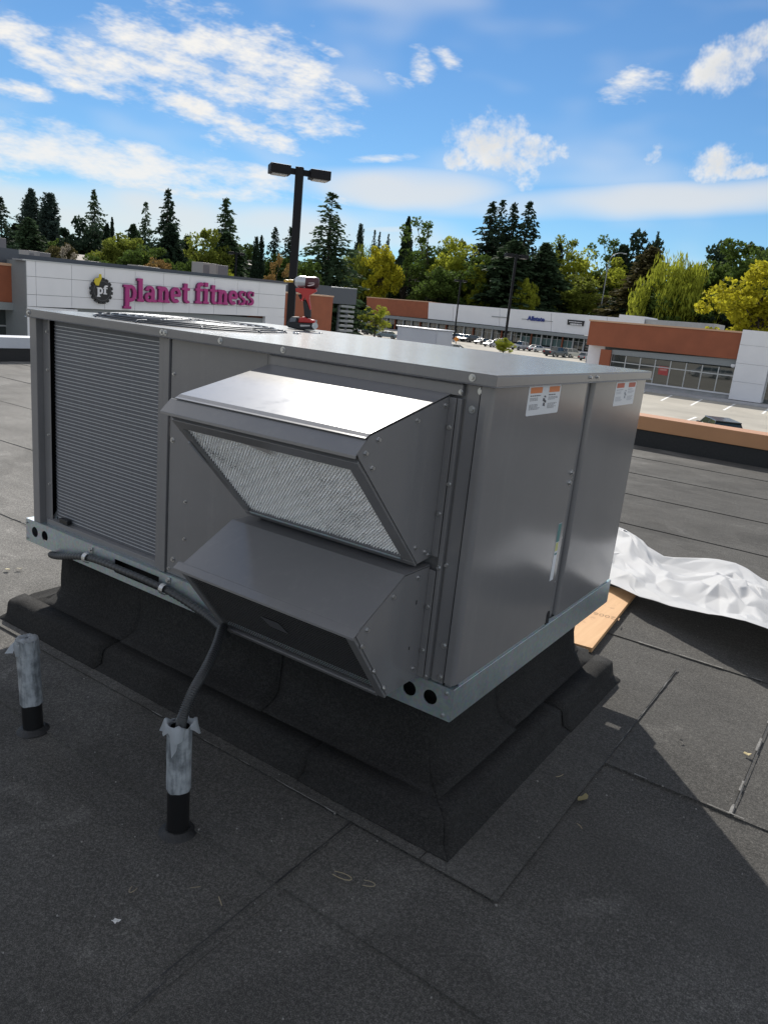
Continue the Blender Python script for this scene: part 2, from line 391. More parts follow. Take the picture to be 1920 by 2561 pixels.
LPROF = [(.045, .0062), (.014, .016), (.006, .055), (.002, .066), (-.02, .0705), (-.06, .0712)]
def ply(prof, base, side, a0, a1, off, seed, mit=0):
    mb = MB(); n = max(6, int((a1 - a0) / .05)); vs = []; m = len(prof)
    for i in range(n + 1):
        a = a0 + (a1 - a0) * i / n
        for k, (o, z) in enumerate(prof):
            wv = .0022 * noise.noise(Vector((a * 7, z * 18, seed))) + .0012 * noise.noise(Vector((a * 23, z * 40, seed)))
            d = o + off + abs(wv); aa = a + (.010 * noise.noise(Vector((k * .9, seed, 2))) if i in (0, n) else 0)
            if mit == 1 and i == n: aa = a1 + o + .0035
            if mit == -1 and i == 0: aa = a0 - o - .0035
            if mit and i in (0, n) and aa in (a1 + o + .0035, a0 - o - .0035): d = o + .0035
            vs.append((aa, base - d, z + off * .6 + abs(wv) * .5) if side == 'f' else (base + d, aa, z + off * .6 + abs(wv) * .5))
    fs = [(i * m + k, (i + 1) * m + k, (i + 1) * m + k + 1, i * m + k + 1) for i in range(n) for k in range(m - 1)]
    mb.add(vs, fs, True); o_ = mb.build('flashing_ply', FLASH, curb_root); md = o_.modifiers.new('s', 'SOLIDIFY'); md.thickness = .0028; md.offset = 1
for i, (a0, a1, of) in enumerate(((-1.715, -1.235, .0035), (-1.25, -.60, .0065), (-.615, CX1, .0035))): ply(CPROF, CY0, 'f', a0, a1, of, i + 1, 1 if i == 2 else 0)
for i, (a0, a1, of) in enumerate(((CY0, .43, .0065), (.42, 1.085, .0035))): ply(CPROF, CX1, 'r', a0, a1, of, i + 7, -1 if i == 0 else 0)
for i, (a0, a1, of) in enumerate(((-1.82, -1.25, .0065), (-1.262, -.35, .0035), (-.36, LX1, .0065))): ply(LPROF, LY0, 'f', a0, a1, of, i + 11, 1 if i == 2 else 0)
for i, (a0, a1, of) in enumerate(((LY0, .66, .0035), (.65, 1.14, .0065))): ply(LPROF, LX1, 'r', a0, a1, of, i + 17, -1 if i == 0 else 0)
for i, (x, y0, z0, z1) in enumerate([(-1.24, .06, .10, .278)]):
    mb = MB(); mb.box(x - .003, x + .003, CY0 - .0045, CY0 + .002, .12, .277); mb.build('flashing_joint', BITUMEN, curb_root)
mb = MB(); mb.zprism([(-1.243, -.04), (-1.237, -.04), (-1.237, .0), (-1.243, .0)], .071, .0735)
mb.build('flashing_joint', BITUMEN, curb_root)
mb = MB(); mb.box(CX1 - .002, CX1 + .0045, .35, .356, .12, .277); mb.build('flashing_joint', BITUMEN, curb_root)

# --- parapets
def parapet(name, label, x0, x1, y0, y1, capcol, axis, capname):
    root = tag(empty(name, ((x0 + x1) / 2, (y0 + y1) / 2, 0)), label, 'parapet')
    mb = MB(); mb.box(x0, x1, y0, y1, -.01, .19); mb.build('upstand', BITUMEN, root)
    e = .025
    n = 6; CAP = mat(capname, capcol, .5, .0, var=.08, vscale=1.5)
    if axis == 'x':
        for i in range(n):
            a = x0 + (x1 - x0) * i / n; b = x0 + (x1 - x0) * (i + 1) / n
            mb = MB(); mb.box(a + .0015, b - .0015, y0 - e, y1 + e, .191, .35 - .0005 * (i % 2)); mb.build('cap_flashing', CAP, root, .006)
    else:
        for i in range(n):
            a = y0 + (y1 - y0) * i / n; b = y0 + (y1 - y0) * (i + 1) / n
            mb = MB(); mb.box(x0 - e, x1 + e, a + .0015, b - .0015, .191, .35 - .0005 * (i % 2)); mb.build('cap_flashing', CAP, root, .006)
parapet('parapet_wall', 'low parapet with tan orange metal cap along the far roof edge', RX0 + .3, RX1, RY1, RY1 + .30, (.50, .25, .12), 'x', 'tan_cap')
parapet('parapet_wall', 'low parapet with pale grey metal cap at far left roof edge', RX0, RX0 + .3, RY0, RY1 + .30, (.55, .57, .62), 'y', 'pale_cap')

# ================================================================== THE ROOFTOP UNIT
UL, UD = -1.847, 1.171
ZR, ZRT, ZB, ZL, ZT = .28, .367, .362, 1.105, 1.13
unit = tag(empty('rooftop_unit', (-.92, .58, .28)), 'large grey sheet metal rooftop air conditioner with two intake hoods', 'air conditioner')
def P(mb, name, m=PAINT, parent=unit, bevel=.0025, seg=2): return mb.build(name, m, parent, bevel, seg)
# screws: one shared mesh, local +z outward
sm = MB(); sm.cyl((0, 0, 0), (0, 0, .0016), .0088, .0085, 16); sm.cyl((0, 0, .0016), (0, 0, .0062), .0054, .0050, 6, smooth=False)
SCREW_ME = sm.mesh('screw'); SCREW_ME.materials.append(SCREW)
sm = MB(); sm.cyl((0, 0, 0), (0, 0, .001), .0058, .0056, 12); sm.cyl((0, 0, .001), (0, 0, .0055), .0044, .0040, 6, smooth=False)
SCREW_S = sm.mesh('screw_small'); SCREW_S.materials.append(SCREW)
def screw(p, nrm, parent=unit, me=SCREW_ME):
    o = bpy.data.objects.new('screw', me); COL.objects.link(o); o.parent = parent
    o.matrix_parent_inverse = Matrix.Translation(-parent.location)
    o.matrix_basis = Matrix.Translation(p) @ Vector(nrm).to_track_quat('Z', 'Y').to_matrix().to_4x4() @ Matrix.Rotation(random.uniform(0, 6), 4, 'Z')
    return o
# base rails (galvanised)
T = .0025
front_holes = [circle(x, .3255, .0195) for x in (-.124, -.062, -1.790, -1.727)] + [rect(-1.318, .301, -1.09, .349)]
fr = plate([(UL, ZR), (-.001, ZR), (-.001, ZRT), (UL, ZRT)], front_holes, T, MFRONT, 'base_rail', GALV, unit)
for (x0, x1, y0, y1) in ((-T, 0, .0035, UD - .0035), (UL, UL + T, .0035, UD - .0035), (UL, 0, UD - T, UD)):
    m_ = MB(); m_.box(x0, x1, y0, y1, ZR, ZRT); P(m_, 'base_rail', GALV, unit, .0006, 1)
fl = MB()                                                                  # folded top flanges
fl.box(UL + .003, -.003, .0028, .035, ZRT - .0025, ZRT + .0002); fl.box(-.04, -.0030, .036, UD - .003, ZRT - .0026, ZRT + .0001); fl.box(UL + .003, UL + .06, .036, UD - .003, ZRT - .0027, ZRT)
fl.box(UL + .002, -.004, .003, .030, ZR, ZR + .0022); fl.box(-.030, -.003, .0305, UD - .003, ZR, ZR + .0022)
P(fl, 'rail_flange', GALV, unit, 0)
pan = MB(); pan.box(UL + .03, -.03, .034, UD - .03, ZRT - .004, ZRT - .0029); P(pan, 'base_pan', GALV, unit, 0)
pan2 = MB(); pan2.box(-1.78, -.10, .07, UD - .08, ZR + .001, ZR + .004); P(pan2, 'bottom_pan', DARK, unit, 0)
blk = MB(); blk.box(UL + .02, -.02, .045, .048, ZR + .003, ZRT - .006); P(blk, 'rail_shade_sheet', DARK, unit, 0)  # added dark sheet; shade behind the rail openings is put into its colour
# lid: pan with folded skirt and a real fan opening
lx0, lx1, ly0, ly1 = -1.800, .006, -.007, 1.178
FX, FY, FR_ = -1.38, .36, .305
plate([(lx0, ly0), (lx1, ly0), (lx1, ly1), (lx0, ly1)], [circle(FX, FY, FR_, 64)], .0025, Matrix.Translation((0, 0, ZT - .0025)), 'lid', PAINT, unit)
sk = MB()
sk.box(lx0, lx1, ly0 - .0008, ly0 + .0022, ZL, ZT - .0028); sk.box(lx0, lx1, ly1 - .0022, ly1 + .0008, ZL, ZT - .0028)
sk.box(lx0 - .0008, lx0 + .0022, ly0 + .0023, ly1 - .0023, ZL, ZT - .0028); sk.box(lx1 - .0022, lx1 + .0008, ly0 + .0023, ly1 - .0023, ZL, ZT - .0028)
P(sk, 'lid_skirt', PAINT, unit, .0007, 1)
sk = MB()
sk.prism([(lx0, ly0 - .0008, ZL), (lx0, ly0 - .0075, ZL - .0012), (lx0, ly0 - .0008, ZL - .0032)], (lx1 - lx0 + .004, 0, 0)); sk.prism([(lx1 + .0008, ly0, ZL), (lx1 + .0075, ly0, ZL - .0012), (lx1 + .0008, ly0, ZL - .0032)], (0, ly1 - ly0, 0))
P(sk, 'drip_edge', PAINT, unit, 0)
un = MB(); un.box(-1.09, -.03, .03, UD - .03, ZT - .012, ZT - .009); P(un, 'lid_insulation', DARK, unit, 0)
# fan guard
fg = MB()
def ringtube(mb, cx, cy, z, r_, t, n=64, m_=6): mb.tube([(cx + r_ * math.cos(2 * math.pi * i / n), cy + r_ * math.sin(2 * math.pi * i / n), z) for i in range(n + 1)], t, m_, False)
for k in range(11): ringtube(fg, FX, FY, ZT + .012 - .004 * (k < 2) * (2 - k), .325 - k * .027, .0022)
for k in range(10):
    a = 2 * math.pi * k / 10; fg.tube([(FX + .335 * math.cos(a), FY + .335 * math.sin(a), ZT + .001), (FX + .325 * math.cos(a), FY + .325 * math.sin(a), ZT + .008), (FX + .05 * math.cos(a), FY + .05 * math.sin(a), ZT + .014)], .0026, 6)
P(fg, 'fan_guard', mat('guard_wire', (.10, .11, .125), .4, .5), unit, 0)
for a in range(4):
    t = a * math.pi / 2 + .4
    m_ = MB(); c_, s_ = math.cos(t), math.sin(t)
    pts = [(.05, -.03, .035), (.27, -.10, .055), (.28, .06, .02), (.05, .03, .01)]
    q = [(FX + u * c_ - v * s_, FY + u * s_ + v * c_, ZT - .10 + z) for u, v, z in pts]
    m_.prism(q, (0, 0, .003)); m_.build('fan_blade', mat('fan_aluminium', (.4, .41, .43), .35, .9), unit)
m_ = MB(); m_.cyl((FX, FY, ZT - .17), (FX, FY, ZT - .03), .06, n=20); m_.build('fan_motor', BLACK, unit)
m_ = MB(); m_.cyl((FX, FY, ZT - .16), (FX, FY, ZT - .0026), FR_ + .012, n=48, cap=False); m_.build('fan_shroud', PAINT, unit)
# front left corner post with a return, and other posts
po = MB(); po.box(-1.797, -1.760, .002, .0045, ZRT, ZL); po.box(-1.797, -1.7945, .0045, .05, ZRT, ZL); po.box(-1.7600, -1.7575, .0020, .028, ZRT, ZL); po.box(-1.757, -1.716, .0255, .028, ZRT, ZL)
P(po, 'corner_post', PAINT, unit, .0008, 1)
po = MB(); po.box(-1.797, -1.74, UD - .025, UD - .02, ZRT, ZL); po.box(-1.797, -1.792, UD - .06, UD - .0255, ZRT, ZL); P(po, 'corner_post', PAINT, unit, .0008, 1)
# condenser coil: curved microchannel core, fins behind and horizontal tubes
CXL, CXR, CYF, CYB, CRAD = -1.752, -1.125, .034, 1.09, .075
path = [(CXR + .01, CYF), (CXL + CRAD, CYF)] + [(CXL + CRAD - CRAD * math.sin(t), CYF + CRAD - CRAD * math.cos(t)) for t in [math.pi / 2 * i / 10 for i in range(1, 10)]] + [(CXL, CYF + CRAD), (CXL, CYB)]
def offset_path(pth, d):
    out = []
    for i in range(len(pth)):
        a = Vector(pth[max(i - 1, 0)]); b = Vector(pth[min(i + 1, len(pth) - 1)]); t = (b - a).normalized(); n_ = Vector((-t.y, t.x)); out.append((pth[i][0] + n_.x * d, pth[i][1] + n_.y * d))
    return out
CZ0, CZ1 = .392, 1.098
inner = offset_path(path, -.022)
def wall(pa, pb, z0, z1):
    mb = MB(); n = len(pa); vs = [(x, y, z0) for x, y in pa] + [(x, y, z1) for x, y in pa] + [(x, y, z0) for x, y in pb] + [(x, y, z1) for x, y in pb]
    fs = []
    for i in range(n - 1): fs += [(i, i + 1, n + i + 1, n + i), (2 * n + i, 3 * n + i, 3 * n + i + 1, 2 * n + i + 1), (n + i, n + i + 1, 3 * n + i + 1, 3 * n + i), (i, 2 * n + i, 2 * n + i + 1, i + 1)]
    fs += [(0, n, 3 * n, 2 * n), (n - 1, 3 * n - 1, 4 * n - 1, 2 * n - 1)]
    mb.add(vs, fs); return mb
def fin_material():
    m = bpy.data.materials.new('coil_fins'); m.use_nodes = True; t = NT(m.node_tree); b = t.n['Principled BSDF']
    pos = t.new('ShaderNodeNewGeometry').outputs['Position']
    mp_ = t.new('ShaderNodeMapping'); mp_.inputs['Scale'].default_value = (400, 400, 3); t.l.new(pos, mp_.inputs[0])
    fin = t.noise(mp_.outputs[0], 1.0, 2, .6)
    sc1 = t.new('ShaderNodeMapping'); sc1.inputs['Scale'].default_value = (22, 22, 7); t.l.new(pos, sc1.inputs[0])
    scr = t.noise(sc1.outputs[0], 1.0, 6, .75)
    c = t.mix(fin, (.085, .09, .104), (.17, .178, .20))
    c = t.mix(t.smooth(scr, .66, .74), c, (.22, .23, .25))
    t.l.new(c, b.inputs['Base Color']); b.inputs['Metallic'].default_value = .15; b.inputs['Roughness'].default_value = .5
    bn = t.new('ShaderNodeBump'); bn.inputs['Strength'].default_value = .6; bn.inputs['Distance'].default_value = .002; t.l.new(fin, bn.inputs['Height']); t.l.new(bn.outputs[0], b.inputs['Normal'])
    return m
FIN = fin_material()
coil = wall(path, inner, CZ0, CZ1).build('condenser_coil', FIN, unit)
NT_ = 58; pitch = (CZ1 - CZ0 - .012) / NT_
TUBE = mat('coil_tube', (.58, .60, .64), .3, .5, var=.12, vscale=60)
tp = offset_path(path, .0022)
tm = wall(tp, offset_path(path, -.004), -.0009, .0009).mesh('coil_tube'); tm.materials.append(TUBE)
for k in range(NT_):
    o = bpy.data.objects.new('coil_tube', tm); COL.objects.link(o); o.parent = coil; o.location = (0, 0, CZ0 + .010 + pitch * k)
    o.rotation_euler = (random.gauss(0, .0004), random.gauss(0, .0004), 0)
es = MB(); es.box(CXL - .003, CXL + .006, CYF + .05, CYF + .056, CZ0, CZ1)
m_ = MB(); m_.box(CXR - .002, CXR + .026, .012, .034, ZRT, ZL - .003); m_.box(CXR + .0262, CXR + .052, .006, .020, ZRT + .001, ZL - .003); P(m_, 'coil_frame', PAINT, unit, .002)
m_ = MB(); m_.xprism([(.0295, ZRT), (.018, ZRT), (.018, ZRT + .020), (.033, CZ0 - .001), (.05, CZ0 - .001), (.05, ZRT)], -1.74, CXR - .003); P(m_, 'coil_sill', PAINT, unit, .001)
m_ = MB(); m_.box(-1.655, -1.605, .012, .0305, CZ0 + .001, CZ0 + .018); P(m_, 'coil_clip', BLACK, unit, .003)
m_ = MB(); m_.add([(-1.745, .03, ZRT + .002), (-1.70, .03, ZRT + .002), (-1.715, .045, ZRT + .055), (-1.722, .05, ZRT + .055)], [(0, 1, 2, 3)]); 
m_.prism([(-1.752, .055, ZRT + .001), (-1.716, .052, ZRT + .001), (-1.716, .052, ZRT + .05)], (0, .004, 0)); P(m_, 'sunlit_pan_patch', GALV, unit, 0)  # pale triangle added for the sunlit patch of pan, light put into shape
for z in (1.06, .93, .70, .52):
    screw((-1.7275, .0250, z), (0, -1, 0), unit, SCREW_S)
m_ = MB(); m_.box(-1.790, -1.7135, .088, .092, ZRT + .001, ZL - .001); m_.box(-1.7940, -1.7915, .0048, .22, ZRT + .001, ZL - .001); P(m_, 'gap_shade_sheet', DARK, unit, 0)  # added dark sheets standing in for the shade between post and coil
# indoor section body: front panels, partition, back
def panel(x0, x1, y0, y1, z0, z1, name, bevel=.003): 
    m_ = MB(); m_.box(x0, x1, y0, y1, z0, z1); return P(m_, name, PAINT, unit, bevel)
panel(-1.070, -.682, .012, .03, ZRT + .001, ZL - .002, 'front_panel')
panel(-1.085, -1.080, .04, UD - .05, ZRT, ZL - .002, 'partition', .001)
panel(-1.09, -.06, UD - .045, UD - .03, ZRT + .001, ZL - .002, 'back_panel')
panel(-.680, -.071, .010, .03, ZRT + .0012, ZL - .003, 'economiser_panel', .002)
panel(-.0695, -.0125, .006, .028, ZRT + .001, ZL - .002, 'corner_post', .002)
# raised border around the hoods
m_ = MB(); m_.box(-.656, -.0735, -.006, .0098, 1.074, 1.0995); m_.xprism([(-.0062, 1.0995), (-.014, 1.1005), (-.0062, 1.103)], -.656, -.0735); P(m_, 'hood_header', PAINT, unit, .0012)
m_ = MB(); m_.box(-.0835, -.0725, -.0065, .0096, ZRT + .004, 1.068); P(m_, 'hood_jamb', PAINT, unit, .0015)
m_ = MB(); m_.box(-.6705, -.659, -.0065, .0096, ZRT + .004, 1.068); P(m_, 'hood_jamb', PAINT, unit, .0015)
# right end doors
def door(y0, y1, name):
    m_ = MB(); r_ = .014; x1 = .0005; x0 = -.028
    prof = [(x0, y0)] + [(x1 - r_ + r_ * math.sin(t), y0 + r_ - r_ * math.cos(t)) for t in [math.pi / 2 * i / 8 for i in range(9)]] + [(x1 - r_ * .6 + r_ * .6 * math.cos(t), y1 - r_ * .6 + r_ * .6 * math.sin(t)) for t in [math.pi / 2 * i / 6 for i in range(7)]] + [(x0, y1)]
    n = len(prof); z0, z1 = ZRT + .012, ZL - .0015
    vs = [(x, y, z0) for x, y in prof] + [(x, y, z1) for x, y in prof]
    m_.add(vs, [(i, i + 1, n + i + 1, n + i) for i in range(n - 1)], True); m_.add(vs, [tuple(range(n)), tuple(range(n, 2 * n))])
    o = m_.build(name, PAINT, unit); return o
d1 = door(-.003, .585, 'access_door'); d2 = door(.640, 1.150, 'end_panel')
d1['label'] = 'large access panel with warning label nearest the camera'
m_ = MB(); m_.box(-.029, -.012, .594, .637, ZRT + .0012, ZL - .002); P(m_, 'mullion', PAINT, unit, .003)
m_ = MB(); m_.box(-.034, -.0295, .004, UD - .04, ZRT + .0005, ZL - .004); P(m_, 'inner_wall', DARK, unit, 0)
m_ = MB(); m_.box(-.006, -.0035, .03, 1.13, ZRT + .0004, ZRT + .011); P(m_, 'door_sill', GALV, unit, 0)
m_ = MB(); m_.cyl((-.002, .567, .404), (.0012, .567, .404), .012, n=16); m_.box(-.002, .0013, .556, .579, .374, .40); P(m_, 'knockout', DARK, d1, 0)
# stickers
WHITE = mat('label_white', (.72, .74, .78), .35); ORANGE = mat('label_orange', (.72, .20, .05), .4); RED = mat('label_red', (.50, .07, .03), .4); INK = mat('label_ink', (.10, .10, .12), .5); GREY = mat('label_grey', (.35, .37, .42), .5)
def sticker(y0, y1, z0, z1, hd, ink, parent):
    X = .0006
    m_ = MB(); W_, H_ = y1 - y0, z1 - z0; rr = .006
    pts = []
    for cy, cz, a0 in ((y1 - rr, z0 + rr, -90), (y1 - rr, z1 - rr, 0), (y0 + rr, z1 - rr, 90), (y0 + rr, z0 + rr, 180)):
        for i in range(5): t = R(a0 + 22.5 * i); pts.append((X, cy + rr * math.cos(t), cz + rr * math.sin(t)))
    m_.prism(pts, (.0004, 0, 0)); st_ = m_.build('warning_label', WHITE, parent)
    m_ = MB()
    for a, b in ((.05, .40), (.62, .96)): m_.box(X + .0005, X + .0008, y0 + W_ * a, y0 + W_ * b, z1 - H_ * .24, z1 - H_ * .04)
    m_.build('header_print', hd, st_)
    m_ = MB(); rnd = random.Random(3)
    for a, b in ((.06, .40), (.62, .95)):
        for row, (zz, th) in enumerate([(.31, .035), (.40, .016), (.44, .016), (.48, .016), (.62, .016), (.66, .016), (.70, .016), (.74, .016), (.78, .016)]):
            e = b - rnd.uniform(0, .12); x = a
            while x < e:
                wl = rnd.uniform(.03, .07); m_.box(X + .0005, X + .0007, y0 + W_ * x, y0 + W_ * min(e, x + wl), z1 - H_ * (zz + th), z1 - H_ * zz); x += wl + .012
    m_.build('text_print', ink, st_)
    m_ = MB(); cx = y0 + W_ * .51
    for (u, v, a, b) in ((-.02, .34, .03, .42), (-.05, .42, .04, .56), (.0, .50, .05, .60), (-.03, .58, .03, .72)): m_.prism([(X + .0005, cx + W_ * u, z1 - H_ * v), (X + .0005, cx + W_ * (u + .05), z1 - H_ * (v + .02)), (X + .0005, cx + W_ * a, z1 - H_ * b), (X + .0005, cx + W_ * (u - .01), z1 - H_ * (b - .03))], (.0003, 0, 0))
    m_.build('figure_print', ink, st_)
sticker(.186, .386, 1.029, 1.101, ORANGE, INK, d1)
sticker(.834, 1.038, 1.024, 1.098, RED, GREY, d2)
m_ = MB(); m_.box(.0007, .0011, .531, .556, .520, .697); lb = m_.build('side_label', WHITE, d1)
m_ = MB(); m_.box(.0012, .0015, .532, .555, .64, .696); m_.box(.0012, .0015, .534, .553, .60, .606); m_.build('green_print', mat('label_green', (.05, .20, .20), .4), lb)
m_ = MB(); m_.box(.0012, .0015, .534, .553, .612, .638); m_.build('yellow_print', mat('label_yellow', (.55, .55, .18), .4), lb)
# lid screws, corner screws (positions read along the sheet metal seams)
for x in (-1.783, -1.090, -1.075, -.845, -.612, -.052): screw((x, ly0 - .0008, 1.118), (0, -1, 0))
for y in (.575, .630): screw((lx1 + .0008, y, 1.118), (1, 0, 0), unit, SCREW_S)
for x, z in ((-.033, 1.090), (-.050, 1.047), (-.045, .47), (-.044, .385)): screw((x, .006, z), (0, -1, 0))
for z in (.93, .625): screw((-.0155, .006, z), (0, -1, 0), unit, SCREW_S)
for x, z in ((-.0768, 1.083), (-.0785, .665), (-.0780, .378), (-.0785, .66 + .21)): screw((x, -.0065, z), (0, -1, 0), unit, SCREW_S)
for x, z in ((-.0655, .672),): screw((x, .006, z), (0, -1, 0), unit, SCREW_S)
for y, z in ((.568, .845), (.566, .815)): screw((.0006, y, z), (1, 0, 0), d1)
for y, z in ((.600, .825), (.598, .64), (.597, .50)): screw((-.012, y, z), (1, 0, 0), unit, SCREW_S)
for x, z in ((-.018, .352), (-.022, .291), (-1.838, .352), (-1.838, .292)): screw((x, 0, z), (0, -1, 0), unit, SCREW_S)
for x, z in ((-1.055, .80), (-1.04, .42), (-1.058, .385), (-1.055, 1.0), (-.99, .62), (-.99, .50)): screw((x, .012, z), (0, -1, 0), unit, SCREW_ME if z in (.80, .42) else SCREW_S)
# ---- upper hood with mesh filter
HX0, HX1 = -.656, -.104
def hood(prof_side, top_sheets, label):
    """prof_side: yz outline of the side plates; top_sheets: consecutive yz points bent from one sheet"""
    mb = MB()
    mb.xprism(prof_side, HX1 - .0018, HX1 + .0005); mb.xprism(prof_side, HX0 - .0005, HX0 + .0018)
    n = len(top_sheets); th = .0022
    vs = []
    nr = []
    for i in range(n):
        a = Vector(top_sheets[max(0, i - 1)]); b = Vector(top_sheets[min(n - 1, i + 1)]); t = (b - a).normalized(); nr.append(Vector((t.y, -t.x)))
    for x in (HX0 - .0012, HX1 + .0012):
        for i, (y, z) in enumerate(top_sheets): vs.append((x, y, z))
        for i, (y, z) in enumerate(top_sheets): vs.append((x, y + nr[i].x * th, z + nr[i].y * th))
    m = 2 * n; fs = []
    for i in range(n - 1):
        fs += [(i, i + 1, m + i + 1, m + i), (n + i, m + n + i, m + n + i + 1, n + i + 1), (i, n + i, n + i + 1, i + 1), (m + i, m + i + 1, m + n + i + 1, m + n + i)]
    fs += [(0, m, m + n, n), (n - 1, 2 * n - 1, m + 2 * n - 1, m + n - 1)]
    mb.add(vs, fs)
    o = mb.build('intake_hood', PAINT, unit); o['label'] = label
    return o
h1 = hood([(-.006, 1.070), (-.305, 1.001), (-.341, .968), (-.333, .957), (-.066, .681), (-.006, .687)],
          [(-.007, 1.0735), (-.306, 1.0045), (-.316, .9985), (-.3215, .9965)], 'upper intake hood with bright top and silver mesh filter')
m_ = MB(); m_.xprism([(-.3175, .9955), (-.3195, .9945), (-.350, .9665), (-.3505, .9600), (-.3470, .9600), (-.3465, .9650), (-.3200, .9900)], HX0 - .018, HX1 + .002); P(m_, 'hood_lip', PAINT, h1, .0006)
m_ = MB(); m_.box(HX1 + .0008, -.0845, -.0085, -.0068, .690, 1.068); P(m_, 'side_flange', PAINT, h1, .0008)
# filter frame along the slanted opening
fa, fb = Vector((-.332, .951)), Vector((-.064, .676)); ft = (fb - fa).normalized(); fn = Vector((ft.y, -ft.x))
def fpt(u, v): q = fa + (fb - fa) * u + fn * v; return (q.x, q.y)
for (u0, u1, x0, x1) in ((0.0, .075, HX0 + .003, HX1 - .003), (.955, 1.0, HX0 + .003, HX1 - .003)):
    m_ = MB(); m_.xprism([fpt(u0, -.018), fpt(u0, .004), fpt(u1, .004), fpt(u1, -.018)], x0, x1); P(m_, 'filter_frame', PAINT, h1, .001)
for (x0, x1) in ((HX0 + .0025, HX0 + .020), (HX1 - .034, HX1 - .0025)):
    m_ = MB(); m_.xprism([fpt(.0755, -.018), fpt(.0755, .0035), fpt(.9545, .0035), fpt(.9545, -.018)], x0, x1); P(m_, 'filter_frame', PAINT, h1, .001)
m_ = MB(); m_.xprism([fpt(.935, .0045), fpt(.935, .007), fpt(.953, .007), fpt(.953, .0045)], HX0 + .03, HX1 - .036); P(m_, 'filter_retainer', GALV, h1, .0006)
m_ = MB(); m_.xprism([fpt(.40, .0042), fpt(.40, .0080), fpt(.20, .0080), fpt(.20, .0042)], HX0 + .0035, HX0 + .0115); P(m_, 'filter_latch', mat('latch_plastic', (.28, .29, .32), .4), h1, .002)
# crimped aluminium mesh: ridged sheet plus a layer of strands, all real relief
def mesh_material():
    m = bpy.data.materials.new('filter_mesh'); m.use_nodes = True; t = NT(m.node_tree); b = t.n['Principled BSDF']
    pos = t.new('ShaderNodeNewGeometry').outputs['Position']
    n1 = t.noise(pos, 330, 2, .7); n2 = t.noise(pos, 7, 4, .62, .4)
    lo = t.m('MULTIPLY_ADD', n2, .62, -.02)
    c = t.mix(t.smooth(n1, lo, t.m('ADD', lo, .10)), (.14, .14, .145), (.98, .98, .985))
    t.l.new(c, b.inputs['Base Color']); b.inputs['Metallic'].default_value = .4; b.inputs['Roughness'].default_value = .25
    bn = t.new('ShaderNodeBump'); bn.inputs['Strength'].default_value = .5; bn.inputs['Distance'].default_value = .003; t.l.new(n1, bn.inputs['Height']); t.l.new(bn.outputs[0], b.inputs['Normal'])
    return m
FMESH = mesh_material()
nu, nv = 150, 300; vs = []; fs = []
x0, x1 = HX0 + .021, HX1 - .035
for i in range(nu + 1):
    for j in range(nv + 1):
        u = .076 + (.954 - .076) * i / nu; x = x0 + (x1 - x0) * j / nv
        s_ = (fb - fa).length * u
        ph = (x * 1.0 + s_ * .9) * 2 * math.pi / .0085
        h = .0022 * math.sin(ph) + .0016 * math.sin((x - s_ * 1.1) * 2 * math.pi / .0075) + .002 * noise.noise(Vector((x * 140, s_ * 140, 0)))
        y, z = fpt(u, -.007 + h); vs.append((x, y, z))
for i in range(nu):
    for j in range(nv): a = i * (nv + 1) + j; fs.append((a, a + 1, a + nv + 2, a + nv + 1))
m_ = MB(); m_.add(vs, fs); o = m_.build('mesh_filter', FMESH, h1); o['label'] = 'silver crimped metal mesh filter'
for y, z in ((-.022, 1.050), (-.135, 1.022), (-.275, .992), (-.315, .968), (-.288, .935), (-.083, .724), (-.038, .705), (-.020, .694)): screw((HX1 + .0005, y, z), (1, 0, 0), h1, SCREW_S)
for z in (1.000, .795): screw((-.0945, -.0085, z), (0, -1, 0), h1, SCREW_S)
m_ = MB(); m_.prism([(-.440, -.322, .9370), (-.372, -.322, .9370), (-.360, -.300, .9130), (-.398, -.306, .9205), (-.430, -.312, .9260)], (0, -.0007, .0005)); P(m_, 'torn_label', mat('torn_paper', (.42, .40, .40), .7), h1, 0)
# ---- lower hood with bird screen
h2 = hood([(-.006, .661), (-.116, .661), (-.272, .578), (-.287, .566), (-.138, .369), (-.006, .369)],
          [(-.007, .6635), (-.117, .6635), (-.276, .5795), (-.281, .5765)], 'lower exhaust hood with dark bird screen')
m_ = MB(); m_.xprism([(-.2785, .5800), (-.2820, .5790), (-.3005, .5670), (-.3000, .5605), (-.2970, .5610), (-.2970, .5655), (-.2800, .5745)], HX0 - .018, HX1 + .002); P(m_, 'hood_lip', PAINT, h2, .0006)
m_ = MB(); m_.box(HX1 + .0008, -.0845, -.0085, -.0068, .372, .655); P(m_, 'side_flange', PAINT, h2, .0008)
fa2, fb2 = Vector((-.289, .560)), Vector((-.138, .362)); ft2 = (fb2 - fa2).normalized(); fn2 = Vector((ft2.y, -ft2.x))
def fpt2(u, v): q = fa2 + (fb2 - fa2) * u + fn2 * v; return (q.x, q.y)
for (x0, x1) in ((HX0 + .0025, HX0 + .022), (HX1 - .026, HX1 - .0025)):
    m_ = MB(); m_.xprism([fpt2(0, -.008), fpt2(0, .003), fpt2(1, .003), fpt2(1, -.008)], x0, x1); P(m_, 'screen_frame', PAINT, h2, .001)
m_ = MB(); m_.xprism([fpt2(.96, -.010), fpt2(.96, .004), fpt2(1.02, .004), fpt2(1.02, -.010)], HX0 + .0225, HX1 - .0265); P(m_, 'screen_frame', PAINT, h2, .001)
m_ = MB(); L2 = (fb2 - fa2).length; k = 0
WIRE = mat('screen_wire', (.12, .12, .125), .5, .6)
n = 26
for i in range(n):
    u = .012 + .945 * i / (n - 1); y, z = fpt2(u, -.001); m_.box(HX0 + .0225, HX1 - .0265, y - .0005, y + .0005, z - .0005, z + .0005)
